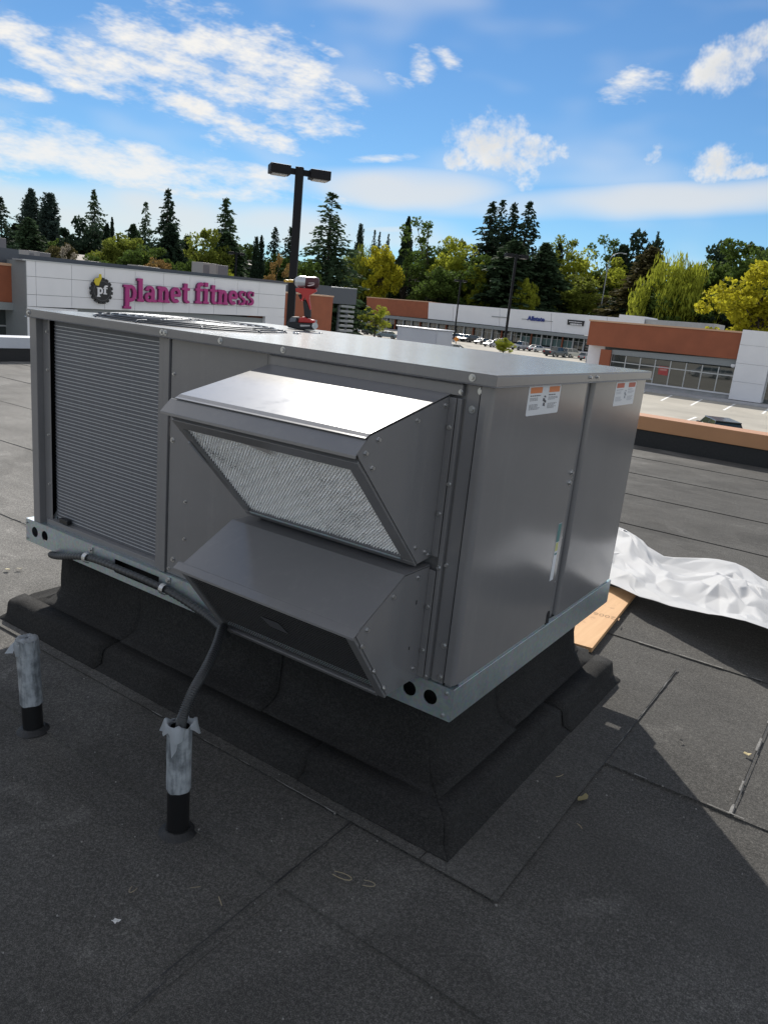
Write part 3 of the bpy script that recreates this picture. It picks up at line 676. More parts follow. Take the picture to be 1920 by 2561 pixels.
for j in range(66):
    x = HX0 + .024 + (HX1 - HX0 - .052) * j / 65; a = fpt2(.0, -.0035); b = fpt2(.958, -.0035); m_.prism([(x - .0005, a[0], a[1]), (x + .0005, a[0], a[1]), (x + .0005, b[0], b[1]), (x - .0005, b[0], b[1])], (0, .0010, .0007))
o = m_.build('bird_screen', WIRE, h2); o['kind'] = 'stuff'
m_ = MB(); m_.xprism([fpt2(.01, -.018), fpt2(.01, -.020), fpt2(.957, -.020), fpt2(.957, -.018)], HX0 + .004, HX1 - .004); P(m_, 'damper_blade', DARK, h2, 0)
m_ = MB(); q = [fpt2(.30, .0012), fpt2(.45, .0012)]; m_.prism([(-.42, q[0][0], q[0][1]), (-.36, q[0][0], q[0][1]), (-.345, q[1][0], q[1][1]), (-.405, q[1][0], q[1][1])], (0, -.0006, 0)); P(m_, 'faded_label', mat('faded_label', (.09, .09, .10), .6), h2, 0)
for y, z in ((-.055, .645), (-.155, .622), (-.248, .570), (-.262, .535), (-.205, .455), (-.155, .395), (-.03, .40)): screw((HX1 + .0005, y, z), (1, 0, 0), h2, SCREW_S)
for z in (.560, .445): screw((-.0945, -.0085, z), (0, -1, 0), h2, SCREW_S)
m_ = MB(); m_.box(HX1 + .0004, HX1 + .0010, -.052, -.048, .575, .585); m_.box(HX1 + .0004, HX1 + .0010, -.062, -.058, .46, .468); P(m_, 'rivet_hole', DARK, h2, 0)

# ================================================================== conduit, clamps, pipes
CORR = mat('black_conduit', (.045, .047, .050), .38, var=.2, vscale=90)
def spline(pts, n):
    P_ = [Vector(p) for p in pts]; out = []
    P_ = [P_[0] * 2 - P_[1]] + P_ + [P_[-1] * 2 - P_[-2]]
    for i in range(1, len(P_) - 2):
        for k in range(n):
            t = k / n; a, b, c, d = P_[i - 1:i + 3]
            out.append(.5 * ((2 * b) + (c - a) * t + (2 * a - 5 * b + 4 * c - d) * t * t + (3 * b - 3 * c + d - a) * t ** 3))
    out.append(P_[-2]); return out
P2 = at_z(445, 2078, 0); P1 = Vector((-1.072, -.446, 0))
def py3(px, py, y): q = at_y(px, py, y); return (q.x, q.y, q.z)
ctrl = [(-1.60, .10, .255), (-1.655, .03, .262), (-1.650, -.022, .280), (-1.60, -.028, .287), (-1.445, -.017, .322), (-1.25, -.018, .330), (-1.043, -.017, .326), (-.86, -.02, .302), (-.76, -.04, .292), (-.70, -.075, .305), py3(557, 1570, P2.y * .35), py3(540, 1618, P2.y * .55), py3(515, 1672, P2.y * .76), py3(484, 1727, P2.y * .92), py3(460, 1785, P2.y), (P2.x - .001, P2.y, .27), (P2.x - .002, P2.y, .16)]
cp = spline(ctrl, 44)
rad = [.0112 + (.0013 if i % 4 < 2 else -.0013) * (1.0 if i > 400 else .5) for i in range(len(cp))]
m_ = MB(); m_.tube(cp, rad, 12); con = m_.build('flexible_conduit', CORR)
tag(con, 'black corrugated flexible conduit clamped to the rail and dropping into taped pipe', 'conduit')
STRAP = mat('zinc_strap', (.6, .6, .6), .35, .9)
for i, x in enumerate((-1.445, -1.043)):
    m_ = MB(); c_ = Vector((x, -.017, .322 if i == 0 else .326)); pts = []
    for k in range(9):
        a = R(-95 + 190 * k / 8 + 180); pts.append((c_.y + .0165 * math.cos(a), c_.z + .0165 * math.sin(a)))
    for k in range(8):
        (ya, za), (yb, zb) = pts[k], pts[k + 1]; dy, dz = ya - c_.y, za - c_.z
        m_.prism([(x - .009, ya, za), (x - .009, yb, zb), (x - .009, c_.y + (yb - c_.y) * 1.10, c_.z + (zb - c_.z) * 1.10), (x - .009, c_.y + (ya - c_.y) * 1.10, c_.z + (za - c_.z) * 1.10)], (.018, 0, 0))
    m_.box(x - .009, x + .009, -.0035, -.0008, c_.z + .013, c_.z + .036); m_.cyl((x, -.0035, c_.z + .027), (x, -.010, c_.z + .027), .0058, n=6)
    tag(m_.build('conduit_strap', STRAP), ['zinc strap holding conduit under the condenser coil, left of the rail slot', 'zinc strap holding conduit just left of the lower hood'][i], 'strap', 'conduit straps on the base rail')
# taped pipes
def tape_material():
    m = bpy.data.materials.new('tape'); m.use_nodes = True; t = NT(m.node_tree); b = t.n['Principled BSDF']
    pos = t.new('ShaderNodeNewGeometry').outputs['Position']
    mp_ = t.new('ShaderNodeMapping'); mp_.inputs['Scale'].default_value = (60, 60, 9); t.l.new(pos, mp_.inputs[0])
    n1 = t.noise(mp_.outputs[0], 1, 5, .65); n2 = t.noise(pos, 30, 4, .6)
    c = t.mix(t.smooth(t.m('ADD', t.m('MULTIPLY', n1, .5), t.m('MULTIPLY', n2, .5)), .36, .62), (.13, .145, .16), (.42, .45, .48))
    t.l.new(c, b.inputs['Base Color']); b.inputs['Roughness'].default_value = .45
    bn = t.new('ShaderNodeBump'); bn.inputs['Strength'].default_value = .5; bn.inputs['Distance'].default_value = .003; t.l.new(n1, bn.inputs['Height']); t.l.new(bn.outputs[0], b.inputs['Normal'])
    return m
TAPE = tape_material()
FILM = mat('tape_film', (.48, .51, .54), .35, transl=.45)
def pipe(base, top_off, h, tape0, r_, label, flare, seed):
    rnd = random.Random(seed)
    root = tag(empty('vent_pipe', base), label, 'pipe', 'taped pipes through the roof')
    t0 = Vector(base) + Vector(top_off); ax = (t0 - Vector(base))
    def on(z): return Vector(base) + ax * (z / h)
    m_ = MB(); m_.cyl(on(-.02), on(h - .01), r_, n=24, cap=False); m_.build('pipe', mat('black_abs_pipe', (.012, .012, .013), .3), root)
    m_ = MB(); m_.cyl(on(.0), on(.012), r_ + .02, r_ + .004, n=24); m_.build('pipe_boot', BITUMEN, root)
    # tape wrap: slightly lumpy sleeve
    vs = []; N, K = 32, 14
    for k in range(K + 1):
        z = tape0 + (h - tape0) * k / K
        for i in range(N):
            a = 2 * math.pi * i / N; q = r_ + .0022 + .0022 * noise.noise(Vector((math.cos(a) * 2.2, math.sin(a) * 2.2, z * 22 + seed)))
            zz = z + (.006 * noise.noise(Vector((a * 1.3, seed, 0))) if k == 0 else 0)
            p = on(zz); vs.append((p.x + q * math.cos(a), p.y + q * math.sin(a), p.z))
    fs = [(k * N + i, k * N + (i + 1) % N, (k + 1) * N + (i + 1) % N, (k + 1) * N + i) for k in range(K) for i in range(N)]
    m_ = MB(); m_.add(vs, fs, True); m_.build('tape_wrap', TAPE, root)
    # crumpled film at the top, folding outwards
    vs = []; M_ = 5
    for k in range(M_ + 1):
        t = k / M_
        for i in range(N):
            a = 2 * math.pi * i / N; nz = noise.noise(Vector((math.cos(a) * 1.8, math.sin(a) * 1.8, seed * 3.3))); n2 = noise.noise(Vector((math.cos(a) * 5, math.sin(a) * 5, t * 3 + seed)))
            if flare: q = r_ * (.92 + .12 * t) + (.026 * max(0, nz + .25)) * t ** 1.2 + .006 * n2 * t; z = h - .008 + .026 * math.sin(t * 2.6) * (.6 + nz) - .045 * max(0, nz + .15) * t * t + .006 * n2
            else: q = r_ * (1.03 - .9 * max(0, t - .45) / .55) + .008 * n2 + .008 * max(0, nz) * (1 - t); z = h - .045 + .05 * min(1, t / .45) + .008 * n2 - .006 * max(0, t - .5)
            p = on(z); vs.append((p.x + q * math.cos(a), p.y + q * math.sin(a), p.z))
    fs = [(k * N + i, k * N + (i + 1) % N, (k + 1) * N + (i + 1) % N, (k + 1) * N + i) for k in range(M_) for i in range(N)]
    m_ = MB(); m_.add(vs, fs, True); m_.build('tape_film', FILM, root)
    if flare:
        m_ = MB()
        for (a, ln) in ((R(-60), .055), (R(150), .03)):
            ca, sa = math.cos(a), math.sin(a); p = on(h); b = Vector((p.x + ca * (r_ + .012), p.y + sa * (r_ + .012), p.z - .006)); tn = Vector((-sa, ca, 0))
            m_.add([b + tn * .012, b - tn * .010, b + Vector((ca * .006, sa * .006, -ln)) - tn * .002, b + Vector((ca * .010, sa * .010, -ln * .6)) + tn * .010], [(0, 1, 2, 3)], True)
        m_.build('tape_flap', FILM, root)
    else:
        m_ = MB(); a = R(215); ca, sa = math.cos(a), math.sin(a); p = on(h); b = Vector((p.x + ca * (r_ + .004), p.y + sa * (r_ + .004), p.z - .01)); tn = Vector((-sa, ca, 0))
        m_.add([b + tn * .03, b - tn * .02, b + Vector((ca * .014, sa * .014, -.045)) - tn * .012, b + Vector((ca * .02, sa * .02, -.03)) + tn * .022], [(0, 1, 2, 3)], True); m_.build('tape_flap', FILM, root)
pipe(P2, (-.004, .0, .285), .285, .118, .0262, 'taped vent pipe with torn tape top receiving the black conduit', True, 4)
pipe(P1, (-.022, .0, .275), .276, .085, .0272, 'taped vent pipe with crumpled closed tape top at the left edge', False, 11)

# ================================================================== plank, plastic sheet, debris
WOOD = None
def wood_material():
    m = bpy.data.materials.new('plank_wood'); m.use_nodes = True; t = NT(m.node_tree); b = t.n['Principled BSDF']
    pos = t.new('ShaderNodeNewGeometry').outputs['Position']; mp_ = t.new('ShaderNodeMapping'); mp_.inputs['Rotation'].default_value = (0, 0, R(-8)); mp_.inputs['Scale'].default_value = (40, 3, 40); t.l.new(pos, mp_.inputs[0])
    n1 = t.noise(mp_.outputs[0], 1.0, 6, .6, .6); n2 = t.noise(pos, 12, 4, .6)
    c = t.mix(n1, (.52, .28, .12), (.72, .46, .24)); c = t.mix(t.smooth(n2, .6, .75), c, (.40, .22, .10)); t.l.new(c, b.inputs['Base Color']); b.inputs['Roughness'].default_value = .7
    return m
m_ = MB(); m_.zprism([(-.172, 1.276), (-.057, 1.292), (-.128, 2.12), (-.262, 2.10)], .012, .032)
pk = m_.build('wood_plank', wood_material(), None, .0015)
tag(pk, 'bare orange wooden plank lying partly under the white plastic sheet', 'plank')
def textmesh(s, size, name, ext=.0, bold=0.0, shear=0):
    cu = bpy.data.curves.new(name, 'FONT'); cu.body = s; cu.size = size; cu.extrude = ext; cu.offset = bold; cu.shear = shear; cu.align_x = 'CENTER'; cu.align_y = 'CENTER'; cu.resolution_u = 3
    o = bpy.data.objects.new(name, cu); COL.objects.link(o); dg = bpy.context.evaluated_depsgraph_get()
    me = bpy.data.meshes.new_from_object(o.evaluated_get(dg)); bpy.data.objects.remove(o); return me
tx = link('stamp_print', textmesh('12006', .05, 'stamp', 0.0), pk, mat('stamp_ink', (.34, .20, .10), .8)); tx.matrix_parent_inverse = Matrix(); tx.location = (-.128, 1.68, .0325); tx.rotation_euler = (0, 0, R(190))
PLASTIC = None
def plastic_material():
    m = bpy.data.materials.new('white_plastic'); m.use_nodes = True; t = NT(m.node_tree); b = t.n['Principled BSDF']
    pos = t.new('ShaderNodeNewGeometry').outputs['Position']; n = t.noise(pos, 6, 4, .6)
    c = t.mix(n, (.66, .67, .695), (.74, .74, .735)); t.l.new(c, b.inputs['Base Color']); b.inputs['Roughness'].default_value = .62; b.inputs['Specular IOR Level'].default_value = .25
    bn = t.new('ShaderNodeBump'); bn.inputs['Strength'].default_value = .03; bn.inputs['Distance'].default_value = .02
    v = t.new('ShaderNodeTexVoronoi', feature='DISTANCE_TO_EDGE'); v.inputs['Scale'].default_value = 7; dp = t.vm('ADD', pos, t.vm('SCALE', t.new('ShaderNodeTexNoise').outputs['Color'])); t.l.new(pos, v.inputs['Vector'])
    t.l.new(t.m('MULTIPLY', t.noise(pos, 16, 3, .6), 1.0), bn.inputs['Height']); t.l.new(bn.outputs[0], b.inputs['Normal'])
    tr = t.new('ShaderNodeBsdfTranslucent'); t.l.new(c, tr.inputs[0]); ms = t.new('ShaderNodeMixShader'); ms.inputs[0].default_value = .35
    t.l.new(b.outputs[0], ms.inputs[1]); t.l.new(tr.outputs[0], ms.inputs[2]); t.l.new(ms.outputs[0], t.n['Material Output'].inputs[0]); return m
nearL = [(-.46, 2.02, .03), (-.25, 2.035, .055), (-.05, 1.90, .075), (.12, 1.83, .10), (.25, 1.77, .13), (.36, 1.72, .16), (.50, 1.66, .17), (.75, 1.62, .10), (1.1, 1.7, .02)]
farL = [(-.75, 3.15, .02), (-.56, 3.12, .10), (-.36, 2.92, .11), (-.19, 2.76, .08), (.08, 2.93, .10), (.22, 2.86, .11), (.36, 2.76, .09), (.62, 2.7, .05), (1.0, 2.7, .02)]
nA, nB = 22, 13
A_ = spline(nearL, 30); B_ = spline(farL, 30)
def samp(S, t): f = t * (len(S) - 1); i = min(int(f), len(S) - 2); return S[i].lerp(S[i + 1], f - i)
rt = random.Random(12); vs = []; fs = []
for i in range(nA + 1):
    for j in range(nB + 1):
        ti = (i + (rt.uniform(-.38, .38) if 0 < i < nA else 0)) / nA; t = (j + (rt.uniform(-.38, .38) if 0 < j < nB else 0)) / nB
        p = samp(A_, ti).lerp(samp(B_, ti), t); az_ = samp(A_, ti).z
        env = min(1, 6 * t, 6 * (1 - t))
        f1 = max(0, .055 * (1 - abs(noise.noise(Vector((p.x * 1.9 + p.y * .8, p.y * 1.3, 2.0)))) * 2.2))
        f2 = .030 * (1 - 2.4 * abs(noise.noise(Vector((p.x * 1.8 - p.y * 1.2, p.y * 1.1 + p.x * .8, 5.0)))))
        z = max(.016, p.z * (1 - .3 * t) + env * (f1 + f2 + rt.gauss(0, .0095) - .045) + .012)
        vs.append((p.x + .02 * noise.noise(Vector((p.x * 7, t * 5, 3))), p.y + .03 * noise.noise(Vector((i * .4, t * 3, 7))), z))
for i in range(nA):
    for j in range(nB):
        k = i * (nB + 1) + j; q = (k, k + 1, k + nB + 2, k + nB + 1)
        fs += [(q[0], q[1], q[2]), (q[0], q[2], q[3])] if rt.random() < .5 else [(q[0], q[1], q[3]), (q[1], q[2], q[3])]
m_ = MB(); m_.add(vs, fs, True); tp_ = m_.build('plastic_sheet', plastic_material())
bm = bmesh.new(); bm.from_mesh(tp_.data); cl_ = bm.edges.layers.float.new('crease_edge')
for e in bm.edges: e[cl_] = rt.choice((.0, .0, .55, .95, 1.0))
bm.to_mesh(tp_.data); bm.free()
md = tp_.modifiers.new('sub', 'SUBSURF'); md.levels = 3; md.render_levels = 3
md = tp_.modifiers.new('solid', 'SOLIDIFY'); md.thickness = .0008
tag(tp_, 'crumpled white plastic sheet lying on the roof behind the unit', 'plastic sheet')
for (gx, gy) in ((1563, 1330), (1855, 1463)):
    q = at_z(gx, gy, .09); v_ = min(vs, key=lambda c: (c[0] - q.x) ** 2 + (c[1] - q.y) ** 2); m_ = MB()
    ringtube(m_, v_[0], v_[1], v_[2] + .004, .012, .003, 20, 6); m_.build('grommet', mat('grommet_brass', (.35, .35, .36), .35, .8), tp_)
# small debris
def leaf(name, p, s, rot, col, label, cat, seed):
    rnd = random.Random(seed); mb = MB(); n = 9; pts = []
    for i in range(n):
        a = 2 * math.pi * i / n; r_ = s * (.55 + .45 * rnd.random()) * (1 if i % 2 else .7); pts.append((r_ * math.cos(a), r_ * .55 * math.sin(a)))
    c_, s_ = math.cos(rot), math.sin(rot); top = [(p[0] + x * c_ - y * s_, p[1] + x * s_ + y * c_, .011 + .004 * rnd.random()) for x, y in pts]
    mb.prism(top, (0, 0, .0012)); o = mb.build(name, mat(name + '_%d' % seed, col, .7, transl=.2)); tag(o, label, cat); return o
leaf('paper_scrap', (-.317, -.726), .013, .4, (.75, .75, .74), 'small white scrap on the shaded roof near the bottom left', 'scrap', 1)
leaf('dry_leaf', (.263, .340), .030, 1.2, (.30, .25, .12), 'dry torn leaf lying in the unit shadow at right', 'leaf', 2)
leaf('dry_leaf', (.582, .928), .020, .2, (.60, .50, .28), 'pale curled leaf lying in sun at the right edge', 'leaf', 3)
leaf('dry_leaf', (-2.259, .151), .022, .3, (.62, .56, .36), 'pale leaf on sunlit roof at the left edge', 'leaf', 4)
leaf('dry_leaf', (-2.235, .19), .018, .9, (.40, .36, .28), 'greyish leaf on sunlit roof beside the pale one', 'leaf', 5)
leaf('debris_chip', (.397, .859), .010, .9, (.03, .03, .03), 'black chip of debris on sunlit roof beside the shadow edge', 'debris', 6)
def twig(p, L, rot, label, cu=0, col=(.30, .25, .16), r_=.0012):
    pts = []
    for i in range(9):
        t = i / 8; a = rot + cu * (t - .5); pts.append(Vector((p[0], p[1], .0115)) + Vector((math.cos(a), math.sin(a), 0)) * L * (t - .5) + Vector((-math.sin(rot), math.cos(rot), 0)) * cu * L * (t - .5) ** 2)
    m_ = MB(); m_.tube(pts, [r_ * (.6 + .4 * math.sin(math.pi * min(1, .1 + i / 9))) for i in range(9)], 6); tag(m_.build('twig', mat('twig_%.2f' % col[0], col, .8)), label, 'twig')
twig((-.201, -.554), .026, -.5, 'short straw pale twig right of the white scrap')
twig((-.269, -.561), .022, .9, 'short dark bent twig above the pale straw twig', 0, (.2, .17, .12))
twig((-.03, -.321), .040, 1.8, 'hooked pale twig on shaded roof near bottom centre', 2.6)
twig((.02, -.30), .03, 2.0, 'thin hooked twig beside the larger hooked twig', 2.0, (.26, .22, .15))
twig((-.36, -.66), .02, .3, 'tiny dark curled twig left of the white scrap', 1.8, (.24, .2, .14))
twig((.175, .395), .03, 1.2, 'thin pale twig left of the dry torn leaf in shadow', .2)
twig((.30, .22), .022, 2.6, 'thin twig below the dry torn leaf in shadow', .2, (.28, .22, .14))
grit = MB(); rg = random.Random(5)
for i in range(230):
    x, y = rg.uniform(-1.6, 1.3), rg.uniform(-1.1, .6)
    if i > 150: x, y = rg.uniform(-2.6, 2), rg.uniform(.5, 2.2)
    if LX0 - .05 < x < LX1 + .05 and LY0 - .05 < y < LY1 + .05: continue
    s_ = rg.choice((.0012, .0015, .002, .0028)); a = rg.uniform(0, 3); q = [(x + s_ * math.cos(a + t) * rg.uniform(.6, 1.2), y + s_ * math.sin(a + t) * rg.uniform(.6, 1.2)) for t in (0, 1.6, 3.1, 4.7)]
    grit.zprism(q, .0095, .0120)
tag(grit.build('grit', mat('grit', (.26, .25, .235), .9)), 'loose pale grit scattered over the roof membrane', 'grit', kind='stuff')

# ================================================================== impact driver on the lid
DB = at_z(770, 826, ZT); DK = (DB - CAM).dot(CF) / FPX
DH = Vector((CR.x, CR.y, 0)).normalized(); DY = Vector((-DH.y, DH.x, 0)); DZ = Vector((0, 0, 1))
def D(zx, zy, dep=0.0):
    dx = 700 + zx * .12063 - 770; dy = 826 - (680 + zy * .12063)
    return DB + DH * ((.995 * dx - .093 * dy) * DK) + DZ * max(.0004, (.0965 * dx + .96 * dy) * DK) + DY * dep
drv = tag(empty('impact_driver', DB), 'red and black cordless impact driver standing on the lid', 'power tool')
DRED = mat('tool_red', (.50, .035, .03), .4); DMAR = mat('tool_maroon', (.07, .018, .022), .4); DBLK = mat('tool_rubber', (.02, .02, .022), .6); DSIL = mat('tool_alloy', (.55, .56, .57), .38, .7); DYEL = mat('bit_yellow', (.65, .40, .04), .4)
def dprism(poly, hw, name, m, bevel=.004):
    mb = MB(); mb.prism([D(x, y, -hw) for x, y in poly], DY * (2 * hw)); o = mb.build(name, m, drv, bevel, 3); return o
def dlathe(prof, zy, name, m, seg=20, sl=.02):
    vs = []; n = len(prof)
    for (zx, r_) in prof:
        c_ = D(zx, zy + (zx - 560) * sl); rr = r_ * .12063 * DK
        for i in range(seg): a = 2 * math.pi * i / seg; vs.append(c_ + DZ * rr * math.sin(a) + DY * rr * math.cos(a))
    fs = [(k * seg + i, k * seg + (i + 1) % seg, (k + 1) * seg + (i + 1) % seg, (k + 1) * seg + i) for k in range(n - 1) for i in range(seg)]
    mb = MB(); mb.add(vs, fs, True); mb.add(vs[:seg], [tuple(range(seg))]); mb.add(vs[-seg:], [tuple(range(seg))]); return mb.build(name, m, drv)
dlathe([(345, 60), (360, 85), (430, 118), (470, 122), (562, 112)], 215, 'nose_cone', DSIL)
hs = dlathe([(563, 116), (600, 120), (760, 118), (815, 100), (838, 60)], 232, 'motor_housing', DMAR)
dlathe([(312, 42), (330, 52), (372, 56), (400, 50)], 212, 'chuck', DBLK)
dlathe([(120, 18), (135, 26), (180, 30), (200, 22), (225, 30), (313, 28)], 205, 'driver_bit', DYEL, 8)
dprism([(355, 352), (400, 338), (560, 345), (775, 365), (785, 410), (700, 455), (640, 480), (628, 560), (640, 640), (655, 760), (640, 800), (600, 660), (560, 560), (545, 530), (505, 610), (455, 612), (430, 585), (480, 560), (490, 500), (465, 455), (420, 440), (365, 415)], .020, 'body_shell', DRED, .003)
dprism([(410, 470), (470, 462), (488, 510), (478, 565), (440, 570), (425, 530), (405, 500)], .009, 'trigger', DBLK, .002)
dprism([(498, 620), (545, 560), (600, 665), (655, 805), (652, 960), (590, 960), (520, 930), (512, 780)], .0185, 'grip', DBLK, .006)
dprism([(385, 1045), (420, 960), (500, 925), (590, 965), (660, 985), (735, 1000), (730, 1062)], .029, 'foot', DRED, .004)
bt = dprism([(172, 1055), (215, 985), (275, 925), (410, 930), (384, 1048), (732, 1066), (725, 1205), (400, 1190), (180, 1145)], .034, 'battery', DBLK, .005)
dprism([(255, 950), (370, 945), (345, 1030), (220, 1035)], .0348, 'battery_print', mat('tool_grey', (.16, .17, .19), .5), .001)
dprism([(440, 1090), (640, 1098), (640, 1125), (445, 1130)], .0346, 'battery_stripe', mat('tool_white', (.55, .53, .52), .5), 0)
m_ = MB(); c_ = D(745, 1115, -.036); m_.cyl(c_, c_ - DY * .004, 62 * .12063 * DK, n=20); m_.cyl(c_ - DY * .004, c_ - DY * .006, 20 * .12063 * DK, n=10); m_.build('belt_hook', DSIL, drv)
lg = link('logo_print', textmesh('Milwaukee', 1.0, 'logo', 0, .02, .3), drv, mat('logo_white', (.75, .60, .60), .5))
lw = 165 * .12063 * DK / 4.6
lc = D(668, 240, -(119 * .12063 * DK + .0006)); Xd = (D(768, 232) - D(568, 252)).normalized(); Yd = DY.cross(Xd) * -1
lg.matrix_parent_inverse = Matrix.Translation(-drv.location)
lg.matrix_basis = Matrix(((Xd.x * lw, DZ.x * lw, -DY.x, lc.x), (Xd.y * lw, DZ.y * lw, -DY.y, lc.y), (Xd.z * lw, DZ.z * lw, -DY.z, lc.z), (0, 0, 0, 1)))
dprism([(600, 292), (700, 272), (758, 255), (730, 285), (640, 305)], 119 * .12063 * DK + .0004, 'logo_underline', mat('logo_white', (.75, .60, .60), .5), 0)
for i, (px, py) in enumerate(((705, 829), (734, 835), (742, 836), (798, 835))):
    p = at_z(px, py, ZT); m_ = MB(); m_.cyl((p.x, p.y, ZT + .0003), (p.x + .004, p.y + .002, ZT + .006), .0045, .003, 8); m_.cyl((p.x + .004, p.y + .002, ZT + .004), (p.x + .016, p.y + .004, ZT + .003), .002, .0012, 6)
    tag(m_.build('loose_screw', SCREW), ['loose screw on the lid left of the driver battery', 'loose screw on the lid below the driver, left one of a pair', 'loose screw on the lid below the driver, right one of a pair', 'loose screw on the lid right of the driver'][i], 'screw', 'loose screws on the lid')

# ================================================================== sheet metal box behind the unit
bx = tag(empty('vent_housing', (-3.6, 5.3, 0)), 'pale grey sheet metal vent housing on the roof behind the unit', 'vent housing')
PALE = mat('pale_sheet', (.52, .53, .58), .45, .1, var=.06, vscale=4)
q0, q1, q2, q3 = at_y(994, 816, 5.2), at_y(1091, 826, 5.2), at_y(1111, 834, 5.36), at_y(994, 850, 5.2)
xa, xb = q0.x, q1.x
m_ = MB(); m_.prism([(xa, 5.2, .0), (xb, 5.2, .0), (xb, 5.2, q0.z), (xa, 5.2, q0.z)], (0, .34, 0)); m_.build('housing', PALE, bx, .006)
m_ = MB(); m_.yprism([(xb + .001, .3), (q2.x, .3), (q2.x, q0.z - .05), (xb + .001, q0.z - .012)], 5.215, 5.35); m_.build('side_cowl', PALE, bx, .004)
m_ = MB(); m_.box(xa - .012, xb + .012, 5.188, 5.55, q0.z + .001, q0.z + .012); m_.build('housing_cap', mat('pale_cap2', (.7, .71, .74), .4), bx, .003)
m_ = MB(); m_.box(xa - .06, xb + .06, 5.14, 5.6, -.005, .18); m_.build('base_flashing', BITUMEN, bx, .01)

# ================================================================== BUILDINGS ACROSS THE LOT
BROWN = mat('brown_panel', (.30, .090, .042), .7, var=.10, vscale=.8)
BROWN2 = BROWN
WHITEP = mat('white_cladding', (.80, .80, .83), .5, var=.03, vscale=.6)
WHITEQ = mat('white_stucco', (.80, .80, .83), .7, var=.03, vscale=.3)
DGREY = mat('charcoal_metal', (.075, .085, .105), .5, var=.08)
MGREY = mat('mid_grey_band', (.26, .28, .29), .6, var=.05)
ALU = mat('window_aluminium', (.50, .51, .52), .4, .4)
CONC = mat('concrete', (.42, .42, .43), .85, var=.1, vscale=1)
TANCAP = mat('tan_coping', (.60, .38, .25), .5)
def glass_material():
    m = bpy.data.materials.new('shop_glass'); m.use_nodes = True; t = NT(m.node_tree); b = t.n['Principled BSDF']
    b.inputs['Base Color'].default_value = (.02, .028, .028, 1); b.inputs['Roughness'].default_value = .03; b.inputs['Specular IOR Level'].default_value = .9; b.inputs['IOR'].default_value = 1.7
    return m
GLASS = glass_material()
class Fac:
    """a vertical facade plane: axis 'x' (plane x=v, s=y) or 'y' (plane y=v, s=x); out = direction towards the viewer"""
    def __init__(s, axis, v): s.a = axis; s.v = v
    def sz(s, px, py):
        p = at_x(px, py, s.v) if s.a == 'x' else at_y(px, py, s.v); return ((p.y if s.a == 'x' else p.x), p.z)
    def p3(s, q, out): return (s.v + out, q[0], q[1]) if s.a == 'x' else (q[0], s.v - out, q[1])
    def poly(s, pts, o0, o1, name, m, parent, bevel=0):
        mb = MB(); a = [s.p3(q, o0) for q in pts]; d = Vector(s.p3(pts[0], o1)) - Vector(a[0]); mb.prism(a, d); return mb.build(name, m, parent, bevel)
    def px(s, pts, o0, o1, name, m, parent, bevel=0): return s.poly([s.sz(*q) for q in pts], o0, o1, name, m, parent, bevel)
    def box(s, s0, s1, z0, z1, o0, o1, name, m, parent, bevel=0): return s.poly([(s0, z0), (s1, z0), (s1, z1), (s0, z1)], o0, o1, name, m, parent, bevel)
def storefront(F, s0, s1, z0, z1, n, parent, trans=.32, out=0, mull=.09, skip=()):
    for i in range(n + 1):
        s_ = s0 + (s1 - s0) * i / n; F.box(s_ - mull / 2, s_ + mull / 2, z0, z1, out - .05, out + .06, 'mullion', ALU, parent)
    zt = z1 - (z1 - z0) * trans
    F.box(s0, s1, zt - mull / 2, zt + mull / 2, out - .04, out + .05, 'transom', ALU, parent)
    for i in range(n):
        a, b = s0 + (s1 - s0) * i / n + mull / 2, s0 + (s1 - s0) * (i + 1) / n - mull / 2
        F.box(a, b, z0, zt - mull / 2, out - .03, out, 'window_pane', GLASS, parent); F.box(a, b, zt + mull / 2, z1, out - .03, out, 'window_pane', GLASS, parent)
# --- fitness building on the left
pf = tag(empty('fitness_building', (-50, 37, GZ)), 'white panelled fitness centre with purple channel letters at the left', 'building')
F = Fac('x', -45.0)
tl, tr_ = F.sz(66, 651), F.sz(716, 712); bl_, br_ = F.sz(66, 775), F.sz(664, 790)
def ztop(s_): return tl[1] + (tr_[1] - tl[1]) * (s_ - tl[0]) / (tr_[0] - tl[0])
ycols = [tl[0], tl[0] + .62]
while ycols[-1] < tr_[0] - 1.6: ycols.append(ycols[-1] + 2.45)
ycols[-1] = tr_[0] - .02 if tr_[0] - ycols[-1] < 1.2 else ycols[-1]
if ycols[-1] < tr_[0] - .1: ycols.append(tr_[0])
rows = [0, -.92, -2.0, -2.72]
yo0, yo1 = F.sz(195, 774)[0], br_[0]
for i in range(len(ycols) - 1):
    a, b = ycols[i] + .012, ycols[i + 1] - .012
    for k in range(3):
        F.poly([(a, ztop(a) + rows[k + 1] + .012), (b, ztop(b) + rows[k + 1] + .012), (b, ztop(b) + rows[k] - .012), (a, ztop(a) + rows[k] - .012)], -.04, 0, 'cladding_panel', WHITEP, pf)
F.box(tl[0], yo0, GZ, tl[1] + rows[3] - .01, -.3, -.005, 'pier', WHITEP, pf); F.box(yo1, tr_[0], GZ, tr_[1] + rows[3] - .01, -.3, -.005, 'pier', WHITEP, pf)
mb = MB(); mb.prism([F.p3((tl[0] - .01, GZ), -.05), F.p3((tr_[0], GZ), -.05), F.p3((tr_[0], tr_[1] - .02), -.05), F.p3((tl[0] - .01, tl[1] - .02), -.05)], (-.9, 0, 0))
F.poly([(tl[0] + .01, tl[1] + rows[3]), (tr_[0] - .01, tr_[1] + rows[3]), (tr_[0] - .01, tr_[1] - .03), (tl[0] + .01, tl[1] - .03)], -1.0, -.055, 'tower_wall', MGREY, pf)
